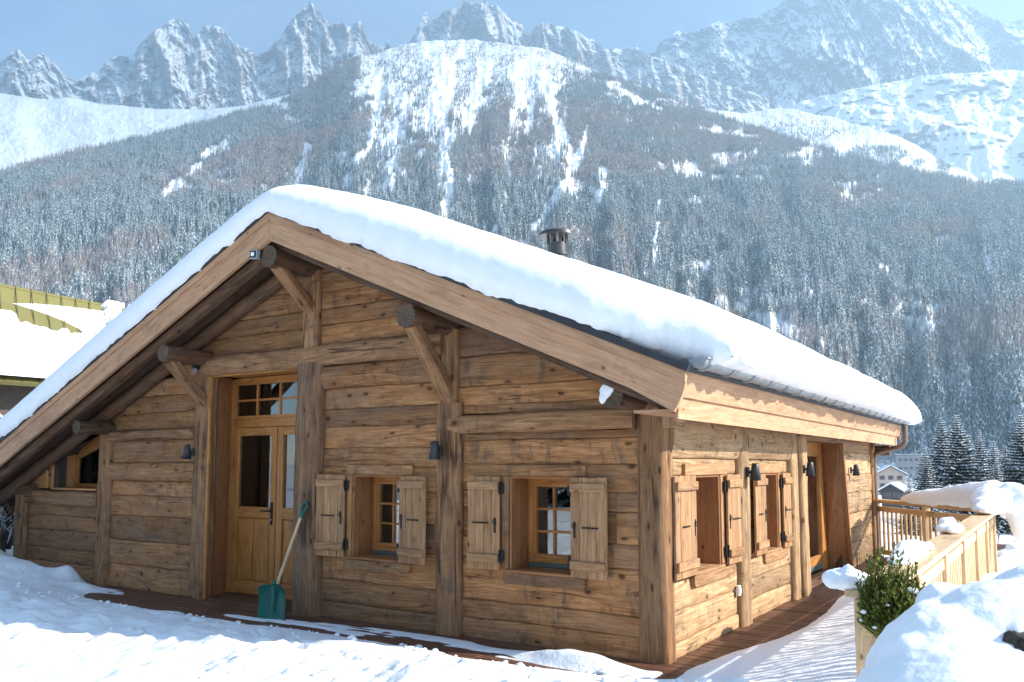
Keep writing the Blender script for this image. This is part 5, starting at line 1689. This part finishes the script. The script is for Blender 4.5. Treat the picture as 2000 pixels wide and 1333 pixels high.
def house(loc, rz, w, dpt, he, hr, cols, rows, wallc, label, roofsnow=.35, ww=.9, wh=1.3, flatr=False):
    r = empty('house', loc, rz); m = MB(); WALL = plaster('plaster', wallc)
    if flatr: m.box((0, dpt / 2, he / 2), (w, dpt, he), bev=.02)
    else:
        v = [(-w / 2, 0, -3), (w / 2, 0, -3), (w / 2, 0, he), (0, 0, hr), (-w / 2, 0, he)]; v2 = [(x, dpt, z) for x, y, z in v]
        m.add(v + v2, [(0, 1, 2, 3, 4), (9, 8, 7, 6, 5), (0, 5, 6, 1), (1, 6, 7, 2), (2, 7, 8, 3), (3, 8, 9, 4), (4, 9, 5, 0)])
    m.build('wall', WALL, r)
    m = MB(); ov = .8
    if flatr: m.box((0, dpt / 2, he + .15), (w + 1, dpt + 1, .3)); 
    else:
        sl = (hr - he) / (w / 2)
        for sg in (-1, 1):
            a = Vector((sg * (w / 2 + ov), -ov, he - sl * ov + .1)); b = Vector((0, -ov, hr + .1)); c = Vector((0, dpt + ov, hr + .1)); d = Vector((sg * (w / 2 + ov), dpt + ov, he - sl * ov + .1))
            m.slab(*((a, b, c, d) if sg < 0 else (b, a, d, c)), .25)
    rf_ = m.build('roof', flat('dark_roof', (.07, .055, .05), .8), r)
    m = MB()
    if flatr: m.box((0, dpt / 2, he + .45), (w + .9, dpt + .9, .3), bev=.1)
    else:
        for sg in (-1, 1):
            a = Vector((sg * (w / 2 + ov), -ov, he - sl * ov + .1 + roofsnow)); b = Vector((0, -ov, hr + .1 + roofsnow)); c = Vector((0, dpt + ov, hr + .1 + roofsnow)); d = Vector((sg * (w / 2 + ov), dpt + ov, he - sl * ov + .1 + roofsnow))
            m.slab(*((a, b, c, d) if sg < 0 else (b, a, d, c)), roofsnow * .98)
    m.build('roof_snow', SNOW, rf_)
    SH = flat('window_brown', (.16, .085, .065), .7); GL = flat('dark_pane', (.05, .06, .075), .2)
    for i in range(rows):
        for j in range(cols):
            x = -w / 2 + w * (j + .5) / cols * .92 + w * .04; z = he * (i + .45) / rows
            m = MB(); m.box((x, -.02, z), (ww * 1.9, .08, wh * 1.05)); wo = m.build('window', SH, r)
            m = MB(); m.box((x, -.07, z), (ww, .04, wh)); m.build('pane', GL, wo)
    return tag(r, label, 'house')


def face_cam(p):
    return math.atan2(CAM[1] - p[1], CAM[0] - p[0]) + math.pi / 2


c = pt(1741, 962, 285); h_ = house((c.x, c.y, c.z - 1.5), face_cam(c) + .15, 9.0, 9, 8.0, 10.6, 3, 3, (.50, .38, .30), 'pale pink three storey house with snowy gable roof in the valley')
c = pt(1796, 912, 460); house((c.x, c.y, c.z - 3), face_cam(c) - .1, 24, 12, 9.5, 12, 8, 2, (.26, .26, .27), 'long pale grey building with a row of windows behind the firs', flatr=True)
c = pt(1742, 968, 190); house((c.x, c.y, c.z - .8), face_cam(c) - .3, 4.6, 5, 2.0, 3.4, 2, 1, (.07, .055, .05), 'little dark cabin with thick roof snow below the pink house')
c = pt(1712, 940, 330); house((c.x, c.y, c.z - 2), face_cam(c) + .5, 9, 9, 5, 7.5, 2, 2, (.40, .33, .27), 'snow roofed house half hidden by the end of the chalet')

# ---------- bare snowy shrubs
def bareshrub(loc, h, w, n, seed, label, snowy=.35, mat=BARK):
    rd = random.Random(seed); r = empty('bare_shrub', loc); m = MB(); s = MB()
    def br(p, d, L, rad, dep):
        e = p + d * L; mid = (p + e) / 2 + Vector((rd.uniform(-1, 1), rd.uniform(-1, 1), 0)) * L * .08
        m.tube([p, mid, e], [rad, rad * .8, rad * .55], 4)
        if rd.random() < snowy and abs(d.z) < .85: s.tube([p + Vector((0, 0, rad * 1.2)), mid + Vector((0, 0, rad * 1.6)), e + Vector((0, 0, rad))], [rad * 1.3, rad * 1.5, rad], 5)
        if dep:
            for _ in range(rd.choice((2, 3, 3))):
                d2 = (d + Vector((rd.uniform(-1, 1), rd.uniform(-1, 1), rd.uniform(-.3, .6))) * .75).normalized(); br(p.lerp(e, rd.uniform(.45, 1)), d2, L * rd.uniform(.55, .8), rad * .6, dep - 1)
    for k in range(n):
        a = rd.uniform(0, 6.28); d = Vector((math.cos(a) * .5 * w, math.sin(a) * .5 * w, rd.uniform(.6, 1) * h)).normalized()
        br(Vector((math.cos(a) * w * .15, math.sin(a) * w * .15, 0)), d, h * rd.uniform(.35, .5), .018 * h, 4)
    m.build('branches', mat, r); s.build('branch_snow', SNOW, r)
    return tag(r, label, 'shrub')


bareshrub(pt(1985, 1090, 16), 1.1, 1.6, 6, 5, 'bare twiggy bush dusted with snow beyond the railing at the right edge', .5)
for k, (fx, d, h) in enumerate(((14, 13.5, 1.3), (52, 15.5, 2.6), (22, 14.6, 2.3), (-12, 14.2, 2.5), (70, 16.5, 2.7))):
    c = pt(fx, 1010 if k == 0 else 905, d)
    bareshrub((c.x, c.y, ZI(c.x, c.y) - .1), h, h * (.9 if k == 0 else .45), 6 if k == 0 else 9, 20 + k, ['snowy bare bush seen under the left eave above the green bin', 'bare hedge shrub in front of the neighbouring house, nearest the chalet roof', 'bare hedge shrub below the middle of the olive roof', 'bare hedge shrub at the left edge below the olive roof', 'bare hedge shrub mostly hidden behind the chalet roof'][k], .7)

# low brown shed roof beyond the railing at the right edge
sr = empty('shed', tuple(pt(1990, 1100, 14.0))); m = MB()
a = pt(1925, 1098, 14.5); b = pt(2120, 1068, 14.0); c = pt(2120, 1098, 11.8); d = pt(1925, 1120, 12.4); L0 = Vector(sr.location)
a.z = b.z = max(a.z, b.z); c.z = d.z = a.z - .45
m.slab(d - L0, c - L0, b - L0, a - L0, .06); m.build('roof', W_DECK, sr)
m = MB(); m.slab(Vector((d.x, d.y, d.z - 1.6)) - L0, Vector((c.x, c.y, c.z - 1.6)) - L0, c - L0 + Vector((0, 0, -.06)), d - L0 + Vector((0, 0, -.06)), .1); m.build('wall', W_POST, sr)
tag(sr, 'low brown boarded shed roof just beyond the right end of the railing', 'shed')
o = blob('snow_patch', [(tuple(pt(1975, 1082, 13.2)), (.25, .3, .05)), (tuple(pt(1990, 1068, 13.4)), (.2, .3, .05)), (tuple(pt(1960, 1092, 13.0)), (.1, .15, .04))], SNOW, .03, .02, 6)
tag(o, 'thin snow patches lying on the brown shed roof', 'snow patch')

# ================================================================== haze
hz = bpy.data.meshes.new('haze'); bm = bmesh.new(); bmesh.ops.create_cube(bm, size=1.0)
for v in bm.verts: v.co = Vector(((v.co.x + .5) * 9720 - 9000, (v.co.y + .5) * 11600 - 2600, (v.co.z + .5) * 4700 - 60))
bm.to_mesh(hz); bm.free()
hm = bpy.data.materials.new('haze'); hm.use_nodes = True; n = hm.node_tree.nodes; l = hm.node_tree.links
n.remove(n['Principled BSDF']); pv = n.new('ShaderNodeVolumePrincipled')
pv.inputs['Color'].default_value = (.62, .84, 1.0, 1); pv.inputs['Density'].default_value = .00018
pv.inputs['Anisotropy'].default_value = .62
l.new(pv.outputs[0], n['Material Output'].inputs['Volume']); hz.materials.append(hm)
o = bpy.data.objects.new('haze', hz); COL.objects.link(o); tag(o, kind='stuff')
